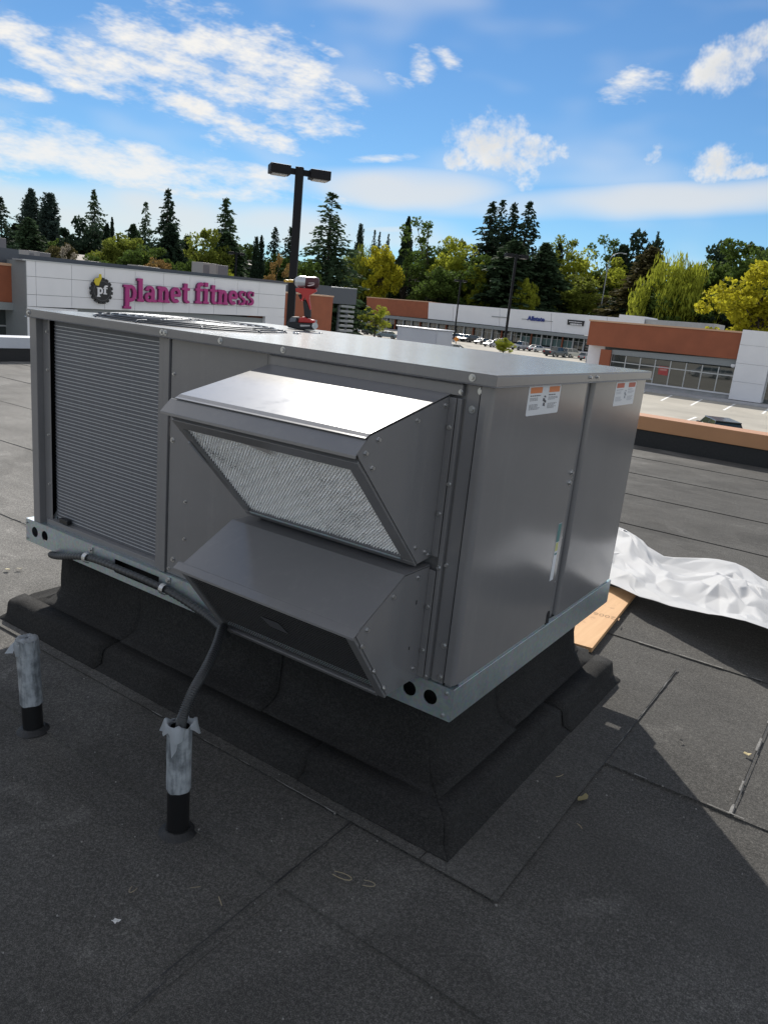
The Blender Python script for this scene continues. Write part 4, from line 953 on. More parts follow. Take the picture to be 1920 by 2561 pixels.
F.poly([(tl[0] - .25, tl[1] - .02), (tr_[0] + .1, tr_[1] - .02), (tr_[0] + .1, tr_[1] + .06), (tl[0] - .25, tl[1] + .06)], -1.1, .04, 'coping', ALU, pf)
F.box(tl[0] - .04, tl[0] + .0, GZ, tl[1] - .03, -3.0, -.01, 'side_wall', MGREY, pf)
F.box(yo0, yo1, -1.6, tl[1] + rows[3] + .25, -.6, -.3, 'entrance_canopy', MGREY, pf)
storefront(F, yo0, yo1, GZ, -1.65, 9, pf, out=-1.4)
F.poly([(15, tl[1] + .18), (tr_[0] + 10, tr_[1] + .48), (tr_[0] + 10, -3), (15, -3)], -3.4, -3.1, 'back_parapet', DGREY, pf)
mb = MB(); mb.box(-70, -48.5, 10, 58, GZ, 1.2); mb.build('building_mass', MGREY, pf)
Fl = Fac('x', -46.6)
c1, c2 = Fl.sz(52, 664), Fl.sz(52, 758)
Fl.box(8, c1[0], c2[1], c1[1] - .1, -.3, 0, 'brown_panel', BROWN, pf); Fl.box(8, c1[0], c1[1] - .1, c1[1] + .05, -.35, .06, 'panel_coping', TANCAP, pf)
Fl.box(8, c1[0] + .2, c1[1] + .055, c1[1] + .95, -1.2, -.5, 'upper_parapet', DGREY, pf)
c3 = Fl.sz(52, 777); Fl.box(8, c1[0] + .1, c3[1], c2[1] - .005, -.4, .15, 'fascia', MGREY, pf)
storefront(Fl, 12, c1[0] + .1, GZ, c3[1] - .01, 4, pf, out=-.8)
# logo gear
def ring(mb, F, cs, cz, r0, r1, o0, o1, n=40, a0=0, a1=360):
    for i in range(n):
        a, b = R(a0 + (a1 - a0) * i / n), R(a0 + (a1 - a0) * (i + 1) / n)
        mb.prism([F.p3((cs + r0 * math.cos(a), cz + r0 * math.sin(a)), o0), F.p3((cs + r1 * math.cos(a), cz + r1 * math.sin(a)), o0), F.p3((cs + r1 * math.cos(b), cz + r1 * math.sin(b)), o0), F.p3((cs + r0 * math.cos(b), cz + r0 * math.sin(b)), o0)], Vector(F.p3((0, 0), o1)) - Vector(F.p3((0, 0), o0)))
lgt = tag(empty('gear_sign', F.p3((30.3, 0), 0)), 'black round gear emblem sign with white letters and yellow thumb on white wall', 'sign')
gc = F.sz(251, 727); gr = (F.sz(275, 728)[0] - F.sz(227, 726)[0]) / 2
SIGNB = mat('sign_black', (.012, .012, .015), .4); SIGNY = mat('sign_yellow', (.62, .50, .03), .5); SIGNW = mat('sign_white', (.75, .75, .78), .5); PURPLE = mat('sign_purple', (.42, .035, .21), .45); PURPS = mat('sign_return', (.13, .02, .09), .5)
pts = []
NT2 = 16
for i in range(NT2):
    for (da, rr) in ((0, 1.0), (.28, 1.0), (.38, 1.16), (.9, 1.16)):
        a = 2 * math.pi * (i + da) / NT2; pts.append((gc[0] + gr * rr * math.cos(a), gc[1] + gr * rr * math.sin(a)))
F.poly(pts, .05, .22, 'gear', SIGNB, lgt)
mb = MB(); ring(mb, F, gc[0], gc[1], gr * .84, gr * .88, .221, .235, 40); mb.build('gear_rim', mat('sign_grey', (.10, .10, .11), .5), lgt)
def stroke_poly(o, rects, arcs, s0, z0, sc_, name, m, parent, out0, out1):
    mb = MB(); e = 0
    for (x0, y0, x1, y1) in rects:
        e += .0015; a = [F.p3((s0 + x * sc_, z0 + y * sc_), out0) for x, y in ((x0, y0), (x1, y0), (x1, y1), (x0, y1))]; mb.prism(a, (out1 - out0 + e, 0, 0))
    for (cx, cy, rx, ry, th, a0, a1) in arcs:
        e += .0015; n = 16; po_ = []; pi_ = []
        for i in range(n + 1):
            a = R(a0 + (a1 - a0) * i / n); po_.append((cx + rx * math.cos(a), cy + ry * math.sin(a))); pi_.append((cx + (rx - th) * math.cos(a), cy + max(.02, ry - th * .8) * math.sin(a)))
        for i in range(n): mb.prism([F.p3((s0 + x * sc_, z0 + y * sc_), out0) for x, y in (pi_[i], po_[i], po_[i + 1], pi_[i + 1])], (out1 - out0 + e, 0, 0))
    return mb.build(name, m, parent)
GL = {
 'p': ([(.10, -.45, .40, 1), (0, .84, .14, 1), (0, -.45, .54, -.30)], [(.52, .5, .43, .52, .27, -180, 180)], 1.02),
 'l': ([(.10, 0, .40, 1.42), (0, 1.26, .14, 1.42), (0, 0, .52, .16)], [], .60),
 'a': ([(.50, .05, .78, .70), (.60, 0, .94, .16)], [(.36, .29, .36, .31, .23, 0, 360), (.40, .62, .38, .39, .25, 0, 165)], 1.02),
 'n': ([(.10, 0, .38, 1), (0, .84, .12, 1), (0, 0, .48, .16), (.62, 0, .90, .62), (.54, 0, 1.0, .16)], [(.54, .58, .36, .42, .27, 0, 150)], 1.08),
 'e': ([(.16, .41, .84, .58)], [(.45, .5, .46, .51, .27, 0, 310)], .98),
 't': ([(.18, .22, .47, 1.28), (0, .84, .68, 1.0)], [(.48, .26, .30, .27, .24, 180, 320)], .76),
 'f': ([(.12, 0, .41, 1.1), (0, .84, .66, 1.0), (0, 0, .58, .16)], [(.48, 1.08, .36, .34, .27, 40, 180)], .72),
 'i': ([(.10, 0, .40, 1), (0, .84, .14, 1), (0, 0, .52, .16), (.10, 1.14, .40, 1.42)], [], .60),
 's': ([(.62, .66, .74, .98), (.04, .02, .16, .34)], [(.39, .73, .34, .28, .22, 60, 270), (.40, .27, .36, .28, .23, -120, 90)], .86),
 ' ': ([], [], .45)}
def write(txt, sL, sR, zb_, zb2, xh, parent, m, out0, out1, name='letter', back=None):
    adv = sum(GL[c][2] for c in txt); k = (sR - sL) / adv; s_ = sL
    for ch in txt:
        r_, a_, ad = GL[ch]; t = (s_ - sL) / (sR - sL)
        if r_:
            # x scaled by k, height by xh
            rr = [(x0 * k / xh, y0, x1 * k / xh, y1) for x0, y0, x1, y1 in r_]; aa = [(cx * k / xh, cy, rx * k / xh, ry, th * k / xh, a0, a1) for cx, cy, rx, ry, th, a0, a1 in a_]
            o = stroke_poly(None, rr, aa, s_, zb_ + (zb2 - zb_) * t, xh, name, m, parent, out0, out1)
            if back: stroke_poly(None, rr, aa, s_ - .02, zb_ + (zb2 - zb_) * t - .02, xh, name + '_return', back, o, out0 - .14, out0 - .002)
        s_ += ad * k
write('pf', gc[0] - gr * .56, gc[0] + gr * .56, gc[1] - gr * .28, gc[1] - gr * .28, gr * .56, lgt, SIGNW, .225, .27)
th = [(-.55, .35), (-.20, .50), (-.22, .80), (-.30, 1.35), (-.10, 1.45), (.05, 1.1), (.02, .75), (.12, .55), (-.05, .40)]
F.poly([(gc[0] + gr * (x - .25), gc[1] + gr * (y * .82 + .28)) for x, y in [(-.45, .2), (-.15, .2), (-.05, .55), (.15, 1.0), (.10, 1.42), (-.08, 1.42), (-.16, 1.0), (-.5, .95), (-.62, .55)]], .24, .30, 'thumb_emblem', SIGNY, lgt)
sgn = tag(empty('letter_sign', F.p3((39, 0), 0)), 'magenta purple two word channel letter sign on the white panelled wall', 'sign')
sa, sb = F.sz(306, 755), F.sz(632, 765); za = F.sz(306, 752); zb2 = F.sz(632, 763)
xh = (F.sz(420, 715)[1] - F.sz(420, 755)[1])
write('planet fitness', sa[0], sb[0], za[1], zb2[1], xh * .98, sgn, PURPLE, .16, .24, back=PURPS)
# rooftop units on the fitness building
RTU = mat('tan_unit', (.30, .28, .27), .6, var=.05); RTU2 = mat('dark_unit', (.16, .15, .16), .6)
def rtu(px0, px1, pyt, pyb, X, label, dark_from=.5):
    Fr = Fac('x', X); a, b = Fr.sz(px0, pyt), Fr.sz(px1, pyt + (px1 - px0) * .09); z0 = min(Fr.sz(px0, pyb)[1], a[1] - .4) - .6
    root = tag(empty('rooftop_unit', (X, a[0], z0)), label, 'air conditioner', 'units on the fitness building roof')
    sm_ = a[0] + (b[0] - a[0]) * dark_from
    Fr.box(a[0], sm_ - .01, z0, a[1], -1.6, 0, 'cabinet', RTU, root, .03); Fr.box(sm_ + .01, b[0], z0, a[1] - .02, -1.6, -.03, 'coil_section', RTU2, root, .03); Fr.box(sm_ - .06, sm_ + .06, z0, a[1] + .02, -.03, .04, 'post', RTU, root)
    Fr.box(a[0] + .1, a[0] + .1 + (sm_ - a[0]) * .4, z0 + .7, a[1] - .2, .002, .03, 'access_panel', RTU2, root)
rtu(72, 128, 626, 646, -60, 'tan boxy unit on roof at the left end of the white fitness building', .45)
rtu(222, 304, 652, 662, -62, 'low grey unit on fitness roof above the purple letters', .35)
rtu(508, 572, 656, 690, -58, 'brown grey unit on fitness roof near the right end of the letters', .55)
rtu(-25, 17, 590, 632, -56, 'dark grey tall unit on roof at the left picture edge', .2)
rtu(345, 402, 663, 672, -62, 'small low grey unit on fitness roof before the orange tree', .5)
# brown wing and charcoal volume at the right of the fitness building
wg = tag(empty('brown_wing', (-46, 53, GZ)), 'brown panelled building wing behind the impact driver', 'building')
a, b = F.sz(700, 733), F.sz(858, 746)
F.poly([(a[0] - .6, GZ), (b[0], GZ), (b[0], b[1]), (a[0] - .6, a[1])], -8, -1.2, 'brown_wall', BROWN2, wg)
F.poly([(a[0] - .6, a[1] + .01), (b[0] + .05, b[1] + .01), (b[0] + .05, b[1] + .14), (a[0] - .6, a[1] + .14)], -8, -1.15, 'coping', TANCAP, wg)
Fd = Fac('x', -52.0); a, b = Fd.sz(770, 716), Fd.sz(893, 724); c_ = Fd.sz(893, 763)
Fd.poly([(a[0] - 2, c_[1] - .2), (b[0], c_[1]), (b[0], b[1]), (a[0] - 2, a[1])], -6, 0, 'charcoal_volume', DGREY, wg)
Fd.poly([(a[0] - 2, a[1] + .01), (b[0], b[1] + .01), (b[0], b[1] + .09), (a[0] - 2, a[1] + .09)], -6, .03, 'coping', ALU, wg)
for i in range(6):
    z = c_[1] - .25 - i * .52; Fd.box(b[0] - 2.6, b[0] - .15, z - .14, z + .10, -.3, 0, 'louvre_slat', MGREY, wg)
Fd.box(b[0] - 1.2, b[0] - .9, GZ, c_[1] - .01, -.5, -.31, 'louvre_post', DGREY, wg); Fd.box(b[0] - 2.6, b[0] - 2.35, GZ, c_[1] - .2, -.5, -.31, 'louvre_post', DGREY, wg)
ub = F.sz(804, 802); F.box(ub[0] - .35, ub[0] + .35, ub[1] - .75, ub[1], -1.15, -.8, 'utility_box', MGREY, wg)
# --- far strip mall
st_root = tag(empty('strip_mall', (-100, 197, GZ)), 'long white strip mall with brown end and shop signs across the lot', 'building')
S = Fac('y', 196.0)
k = [S.sz(917, 744), S.sz(1072, 756), S.sz(1790, 814)]
fb_ = [S.sz(917, 783), S.sz(1070, 797), S.sz(1790, 873)]
S.poly([fb_[0], fb_[1], k[1], k[0]], -8, 0, 'brown_fascia', BROWN, st_root)
S.poly([k[0], k[1], (k[1][0], k[1][1] + .25), (k[0][0], k[0][1] + .25)], -8.1, .1, 'coping', TANCAP, st_root)
def lerp2(a, b, t): return (a[0] + (b[0] - a[0]) * t, a[1] + (b[1] - a[1]) * t)
segs = [0, .105, .29, .48, .67, .84, 1.0]
for i in range(6):
    t0, t1 = segs[i] + .0006, segs[i + 1] - .0006
    S.poly([lerp2(fb_[1], fb_[2], t0), lerp2(fb_[1], fb_[2], t1), lerp2(k[1], k[2], t1), lerp2(k[1], k[2], t0)], -8, .15, 'white_fascia', WHITEQ, st_root)
zs = min(f[1] for f in fb_) - 1.25
S.poly([(fb_[0][0], fb_[0][1] - .9), (fb_[2][0], fb_[2][1] - .9), (fb_[2][0], fb_[2][1] - .02), (fb_[0][0], fb_[0][1] - .02)], -1.5, .9, 'canopy', MGREY, st_root)
n = 34
xs0, xs1 = fb_[0][0] + 1, fb_[2][0]
TEAL = mat('teal_shopfront', (.10, .17, .165), .25)
for i in range(n):
    a = xs0 + (xs1 - xs0) * i / n; b = xs0 + (xs1 - xs0) * (i + 1) / n; zt = fb_[0][1] + (fb_[2][1] - fb_[0][1]) * (i / n) - .95
    S.box(a, a + .35, GZ, zt, -1.3, -.9, 'column', ALU if i % 3 else BROWN, st_root)
    S.box(a + .36, b - .01, GZ + .5, zt - .9, -1.6, -1.45, 'window_pane', TEAL if 17 <= i <= 21 else GLASS, st_root); S.box(a + .36, b - .01, zt - .8, zt - .1, -1.6, -1.45, 'window_pane', GLASS, st_root)
    S.box((a + b) / 2, (a + b) / 2 + .12, GZ + .5, zt - .1, -1.44, -1.35, 'mullion', ALU, st_root); S.box(a + .36, b - .01, zt - .89, zt - .81, -1.44, -1.36, 'transom', ALU, st_root)
mb = MB(); mb.box(xs0, xs1, 198, 224, GZ, -.6); mb.build('building_mass', DARK, st_root)
mb = MB(); mb.box(xs0 - 3, xs1 + 10, 191.0, 197.3, GZ, GZ + .14); tag(mb.build('sidewalk', CONC), kind='structure')
a, b = S.sz(1322, 806), S.sz(1360, 806)
bs = tag(empty('shop_sign', S.p3((a[0], a[1]), .2)), 'blue lettered shop sign on the white strip mall wall', 'sign')
me = textmesh('Allstate', 1.0, 'letters', .06, .03); o = link('letters', me, bs, mat('sign_blue', (.02, .04, .25), .4)); c0 = S.sz(1341, 798); wd = 38 / 1886 * (196 - CAM.y) * 1.25
o.matrix_parent_inverse = Matrix.Translation(-bs.location); ks = wd / max(v.co.x for v in me.vertices) / 2
o.matrix_basis = Matrix.Translation(S.p3(c0, .35)) @ Matrix.Rotation(R(90), 4, 'X') @ Matrix.Scale(ks, 4)
S.poly([S.sz(1305, 797), S.sz(1382, 803.5), S.sz(1382, 805), S.sz(1305, 798.5)], .15, .25, 'raceway', MGREY, bs)
bs = tag(empty('shop_sign', S.p3(S.sz(1440, 806), .2)), 'black shop sign with two rows of white lettering near the brown building', 'sign')
S.px([(1420, 799), (1462, 803), (1459, 816), (1419, 812)], .15, .4, 'sign_board', SIGNB, bs)
mb_ = 0
for (py, h_, x0, x1) in ((803, 2.2, 1424, 1455), (808, 4, 1427, 1454)):
    x = x0; rr = random.Random(py)
    while x < x1:
        ww = rr.uniform(1.6, 3.6); q = (x - 1420) * .095; S.px([(x, py + q - .3), (x + ww, py + q), (x + ww, py + q + h_), (x, py + q + h_ - .3)], .41, .46, 'lettering', SIGNW, bs); x += ww + 1.0
bs = tag(empty('shop_sign', S.p3(S.sz(1250, 792), .2)), 'thin empty sign raceway on the white strip mall wall left of the lamp pole', 'sign')
S.px([(1230, 790.5), (1268, 793.5), (1268, 795.5), (1230, 792.5)], .155, .35, 'raceway', MGREY, bs)
S2 = Fac('y', 172.0)
ann = tag(empty('mall_annex', (-55, 175, GZ)), 'beige low annex seen above the brown shop building', 'building')
S2.poly([(S2.sz(1548, 786)[0], GZ), (S2.sz(1612, 792)[0], GZ), S2.sz(1612, 792), S2.sz(1548, 786)], -10, 0, 'white_end_wall', WHITEQ, ann)
S2.poly([(S2.sz(1613, 797)[0], GZ), (S2.sz(1790, 812)[0], GZ), S2.sz(1790, 810), S2.sz(1613, 798)], -9, -.5, 'annex_wall', CONC, ann)
# --- brown shop building at the right
br = tag(empty('brown_shop', (-20, 86, GZ)), 'brown fascia shop building with long window band at the right', 'building')
B = Fac('y', 82.0)
t0_, t1_, b1_, b0_ = B.sz(1475, 803), B.sz(1852, 833), B.sz(1842, 899), B.sz(1466, 862)
B.poly([b0_, b1_, (b1_[0], t1_[1]), t0_], -1.2, 0, 'brown_fascia', BROWN, br)
B.poly([(t0_[0] - .1, t0_[1] + .005), (b1_[0], t1_[1] + .005), (b1_[0], t1_[1] + .17), (t0_[0] - .1, t0_[1] + .17)], -1.3, .1, 'coping', TANCAP, br)
pL, pR = B.sz(1500, 885)[0], B.sz(1526, 888)[0]
B.box(pL, pR, GZ, min(b0_[1], b1_[1]) - .3, -1.2, 0, 'brown_pier', BROWN, br)
B.box(b0_[0] - .2, pL - .01, GZ, b0_[1] - .005, -2.5, -1.3, 'side_wall', WHITEQ, br)
wz1 = B.sz(1700, 906)[1]; wz0 = B.sz(1700, 968)[1]
gb = B.sz(1700, 888)[1]
B.poly([(pR, wz1), (b1_[0], wz1 + .15), (b1_[0], b1_[1] - .01), (pR, b0_[1] - .22)], -1.2, -.25, 'grey_band', MGREY, br)
storefront(B, pR, b1_[0], wz0, wz1 - .01, 8, br, .30, -.45, .10)
B.box(pR, b1_[0], wz0 - .16, wz0 - .01, -.6, -.1, 'window_sill', mat('white_sill', (.7, .7, .72), .5), br); B.box(pR, b1_[0], GZ, wz0 - .17, -.8, -.3, 'plinth', CONC, br)
w0, w1 = b1_[0] + .02, B.sz(1990, 835)[0]
zt_ = B.sz(1856, 824)[1]
rowsz = [GZ + .2, GZ + 2.0, GZ + 3.8, GZ + 5.6, zt_]
for i in range(4): B.box(w0, w0 + (B.sz(1915, 950)[0] - w0) - .01, rowsz[i] + .01, rowsz[i + 1] - .01, -1.2, .35, 'white_panel', WHITEP, br)
x9 = B.sz(1915, 950)[0]
for i in range(4): B.box(x9 + .01, w1, max(rowsz[i], 0 if i > 1 else GZ) + .01, rowsz[i + 1] - .01, -1.2, .349, 'white_panel', WHITEP, br) if i > 1 else None
storefront(B, x9 + .1, w1, GZ + .6, GZ + 3.7, 2, br, .3, -.1)
mb = MB(); mb.box(b0_[0], w1, 83.4, 100, GZ, t0_[1] - .3); mb.build('building_mass', MGREY, br)
mb = MB(); mb.box(b0_[0] - 3, w1 + 10, 78.6, 82.5, GZ, GZ + .15); tag(mb.build('sidewalk', CONC), kind='structure')
sg = tag(empty('window_poster', B.p3(B.sz(1652, 928), -.4)), 'red poster hanging in the brown shop window', 'poster')
B.px([(1644, 915), (1668, 918), (1665, 940), (1641, 936)], -.44, -.42, 'poster', mat('poster_red', (.42, .06, .055), .5), sg)
B.px([(1647, 922), (1664, 924), (1663, 928), (1646, 926)], -.415, -.41, 'poster_print', mat('poster_pink', (.55, .25, .22), .5), sg)
wl = tag(empty('wall_lamp', B.p3(B.sz(1832, 914), .2)), 'small white wall lamp at the corner of the white block', 'lamp')
c0 = B.sz(1832, 914); B.box(c0[0] - .2, c0[0] + .2, c0[1] - .15, c0[1] + .12, -.2, .12, 'housing', SIGNW, wl, .04); B.box(c0[0] - .12, c0[0] + .12, c0[1] - .24, c0[1] - .155, -.15, .06, 'lens', ALU, wl, .02)
# stall lines
LINE = mat('line_paint', (.72, .72, .70), .7, var=.15, vscale=3)
for (p0, p1) in (((1602, 958), (1630, 0)),): pass
lines = []
for (pa, pb) in (((1688, 984), (1652, 1002)), ((1765, 993), (1726, 1014)), ((1848, 1004), (1808, 1026)), ((1930, 1015), (1905, 1035)), ((1618, 974), (1590, 992)), ((1740, 1043), (1700, 1058))):
    A1, A2 = at_z(*pa, GZ), at_z(*pb, GZ); d_ = (A2 - A1).normalized(); n_ = Vector((-d_.y, d_.x, 0)) * .10
    mb = MB(); mb.add([A1 + n_ + Vector((0, 0, .005)), A1 - n_ + Vector((0, 0, .005)), A2 - n_ + Vector((0, 0, .005)), A2 + n_ + Vector((0, 0, .005))], [(0, 1, 2, 3)])
    o = mb.build('stall_line', LINE); tag(o, kind='structure')

# ================================================================== LAMP POLES
POLE = mat('bronze_pole', (.012, .012, .015), .6, spec=.2)
LENS = mat('lamp_lens', (.35, .35, .36), .4)
def lamp_pole(px, ptop, d, half_px, label, tw=.085, head=True):
    top = at_d(px, ptop, d); root = tag(empty('lamp_pole', (top.x, top.y, GZ)), label, 'street lamp', 'parking lot lamp poles')
    m_ = MB(); m_.box(top.x - .25, top.x + .25, top.y - .25, top.y + .25, GZ, GZ + .6); m_.build('footing', CONC, root, .03)
    rr = Vector((CR.x, CR.y, 0)).normalized() if half_px > 0 else Vector((1, 0, 0)); bb = Vector((-rr.y, rr.x, 0)); K = d / FPX
    m_ = MB(); a = tw
    v = [(top.x + rr.x * i * a + bb.x * j * a, top.y + rr.y * i * a + bb.y * j * a) for i, j in ((-1, -1), (1, -1), (1, 1), (-1, 1))]
    m_.zprism(v, GZ + .6, top.z + .02); m_.build('pole', POLE, root, .01)
    hl = abs(half_px) * K
    yaw = R(18)
    for s_ in (-1, 1):
        d1 = (rr * math.cos(yaw) + bb * math.sin(yaw)) * s_; d2 = Vector((-d1.y, d1.x, 0))
        def pt(u, v, z): return top + d1 * u + d2 * v + Vector((0, 0, z))
        h_ = hl * .30
        m_ = MB(); a0, a1 = hl * .33, hl; w0, w1 = hl * .20, hl * .30
        vs = [pt(a0, -w0, -.28 * h_), pt(a0, w0, -.28 * h_), pt(a1, w1, -h_), pt(a1, -w1, -h_), pt(a0, -w0, -h_), pt(a0, w0, -h_)]
        m_.prism([pt(a0, -w1 * .9, 0), pt(a1, -w1, 0), pt(a1, w1, 0), pt(a0, w1 * .9, 0)], (0, 0, -h_ * .95)); hd = m_.build('lamp_head', POLE, root, .02)
        m_ = MB(); m_.prism([pt(a0 + .1 * hl, -w1 * .7, -h_ * .955), pt(a1 - .08 * hl, -w1 * .7, -h_ * .955), pt(a1 - .08 * hl, w1 * .7, -h_ * .955), pt(a0 + .1 * hl, w1 * .7, -h_ * .955)], (0, 0, -.03)); m_.build('lens', LENS, hd)
        m_ = MB(); m_.prism([pt(.03, -.05, -h_ * .15), pt(a0, -.06, -h_ * .15), pt(a0, .06, -h_ * .15), pt(.03, .05, -h_ * .15)], (0, 0, -h_ * .6)); m_.build('arm', POLE, root)
lamp_pole(750, 420, 26, 76, 'tall dark lamp pole with twin box heads behind the impact driver', .135)
lamp_pole(1291, 636, 140, 30, 'dark twin head lamp pole beside the silver pickup', .22)
lamp_pole(1152, 700, 170, 16, 'thin dark lamp pole rising from the cars left of the silver pickup pole', .16)
lamp_pole(592, 631, 110, 20, 'small dark twin head lamp pole behind the fitness building roof', .12)
gp = at_d(1505, 752, 228); gt = at_d(1512, 660, 228)
gl = tag(empty('street_lamp', (gp.x, gp.y, GZ)), 'pale grey gooseneck street lamp behind the strip mall', 'street lamp')
rr = Vector((CR.x, CR.y, 0)).normalized(); K = 228 / FPX
pts = [Vector((gp.x, gp.y, GZ)), Vector((gp.x, gp.y, gt.z - .5))] + [Vector((gp.x, gp.y, gt.z)) + rr * (30 * K * (1 - math.cos(t))) + Vector((0, 0, 27 * K * math.sin(t))) for t in [math.pi / 2 * i / 8 for i in range(9)]] + [Vector((gp.x, gp.y, gt.z + 26.5 * K)) + rr * 36 * K]
m_ = MB(); m_.tube(pts, [.16] * 2 + [.12] * (len(pts) - 2), 8); m_.build('pole', mat('pale_pole', (.33, .35, .35), .5, .3), gl)
e_ = pts[-1]; m_ = MB(); m_.box(e_.x - .5, e_.x + .6, e_.y - .2, e_.y + .2, e_.z - .2, e_.z + .06); m_.build('lamp_head', ALU, gl, .05)
sp = at_z(1141, 866, GZ) ; sp = at_d(1141, 848, 120)
sg = tag(empty('warning_sign', (sp.x, sp.y, GZ)), 'small orange sign on a post among the parked cars', 'sign')
m_ = MB(); m_.cyl((sp.x, sp.y, GZ), (sp.x, sp.y, sp.z + .3), .05, n=8); m_.build('post', POLE, sg)
m_ = MB(); m_.prism([(sp.x + x * rr.x, sp.y + x * rr.y - .06, sp.z + z) for x, z in ((0, .45), (.45, 0), (0, -.45), (-.45, 0))], (0, .03, 0)); m_.build('sign_plate', mat('sign_orange', (.70, .24, .03), .5), sg)

# ================================================================== CARS
TYRE = mat('tyre', (.015, .015, .016), .8); RIM = mat('rim', (.35, .35, .36), .35, .8); CGL = mat('car_glass', (.03, .045, .05), .05, spec=.9); HEADL = mat('headlight', (.75, .76, .78), .15); TAILL = mat('taillight', (.45, .02, .02), .25); BUMP = mat('bumper_black', (.03, .03, .032), .5)
def carmat(name, c): return mat('car_' + name, c, .28, .35, coat=.8)
KINDS = {  # L, W, body profile (x,z) lower shell, cabin base/top xs, heights
 'sedan': dict(L=4.6, W=1.80, hood=.86, belt=.95, roof=1.44, cab=(-1.75, -1.0, .55, 1.35), wr=.32),
 'suv':   dict(L=4.7, W=1.88, hood=1.05, belt=1.10, roof=1.75, cab=(-2.25, -2.0, .65, 1.30), wr=.37),
 'pickup': dict(L=5.6, W=1.95, hood=1.15, belt=1.18, roof=1.85, cab=(-.75, -.55, .90, 1.55), wr=.39),
 'hatch': dict(L=4.1, W=1.75, hood=.92, belt=.98, roof=1.50, cab=(-1.95, -1.6, .55, 1.30), wr=.31)}
def make_car(kind, col, label, loc, rz):
    K = KINDS[kind]; L, W_ = K['L'], K['W']; h = L / 2; wr = K['wr']; c0, c1, c2, c3 = K['cab']
    root = tag(empty('parked_car', loc, rz), label, 'car', 'cars parked in the lot')
    z0 = .28
    low = [(-h, z0 + .08), (-h + .05, K['belt'] - .16), (-h + .14, K['belt'] - .01)]
    if kind == 'pickup': low += [(c0 - .05, K['belt'] - .02)]
    low += [(c0, K['belt']), (c3, K['belt']), (h - .35, K['hood'] - .06), (h - .08, K['hood'] - .22), (h, K['hood'] - .45), (h - .03, z0 + .05), (h - .15, z0)]
    for wx in (h * .62, -h * .60):                                   # wheel arches
        for t in range(0, 7): a = math.pi * t / 6; low.append((wx + (wr + .06) * math.cos(a), z0 + (wr + .06 + wr - z0) * math.sin(a) * .95))
    low.append((-h + .15, z0))
    mb = MB()
    n = len(low); vs = []
    for y, ins in ((-W_ / 2, .0), (-W_ / 2 + .0, 0), (W_ / 2, 0)): pass
    for (y, k) in ((-W_ / 2, 0), (W_ / 2, 0)):
        for (x, z) in low: vs.append((x, y * (1 - .06 * max(0, (z - .75) / .5)) * (1 - .05 * (abs(x) / h) ** 4), z))
    mb.add(vs, [tuple(range(n)), tuple(range(n, 2 * n))[::-1]] + [(i, (i + 1) % n, n + (i + 1) % n, n + i) for i in range(n)])
    body = mb.build('body', carmat(col[0], col[1]), root, .05, 2, loc=(0, 0, 0))
    if kind == 'pickup':
        m_ = MB(); m_.box(-h + .18, c0 - .12, -W_ / 2 + .16, W_ / 2 - .16, K['belt'] - .012, K['belt'] + .004); m_.build('cargo_bed', BUMP, root, loc=(0, 0, 0))
    b_, r_ = K['belt'] - .02, K['roof']; wb, wt = W_ / 2 * .93, W_ / 2 * .74
    def cabin(i): 
        vs = [(c0 + i, -wb + i, b_), (c3 - i, -wb + i, b_), (c3 - i, wb - i, b_), (c0 + i, wb - i, b_), (c1, -wt, r_ - .05), (c2, -wt, r_ - .05), (c2, wt, r_ - .05), (c1, wt, r_ - .05)]
        return vs, [(0, 1, 5, 4), (1, 2, 6, 5), (2, 3, 7, 6), (3, 0, 4, 7), (4, 5, 6, 7)]
    m_ = MB(); v_, f_ = cabin(0); m_.add(v_, f_); gl_ = m_.build('greenhouse', CGL, root, loc=(0, 0, 0))
    m_ = MB(); m_.zprism([(c1 - .10, -wt - .03), (c2 + .08, -wt - .03), (c2 + .08, wt + .03), (c1 - .10, wt + .03)], r_ - .055, r_); m_.build('roof', carmat(col[0], col[1]), root, .03, 2, loc=(0, 0, 0))
    m_ = MB(); A = Vector
    for sy in (-1, 1):
        for (xa, xb) in ((c0, c1), (c3, c2), ((c0 + c3) / 2 - .15, (c1 + c2) / 2 - .1)):
            p, q = A((xa, sy * (wb + .004), b_)), A((xb, sy * (wt + .006), r_ - .05)); m_.prism([p + A((-.05, 0, 0)), p + A((.05, 0, 0)), q + A((.05, 0, 0)), q + A((-.05, 0, 0))], (0, -sy * .03, 0))
    m_.build('pillars', carmat(col[0], col[1]), root, loc=(0, 0, 0))
    for sx in (h * .62, -h * .60):
        for sy in (-1, 1):
            m_ = MB(); y = sy * (W_ / 2 - .10); m_.cyl((sx, y - .11, wr), (sx, y + .11, wr), wr, n=20); wh = m_.build('wheel', TYRE, root, loc=(0, 0, 0))
            m_ = MB(); m_.cyl((sx, y + sy * .112, wr), (sx, y + sy * .122, wr), wr * .64, n=12); m_.build('rim', RIM, wh, loc=(0, 0, 0))
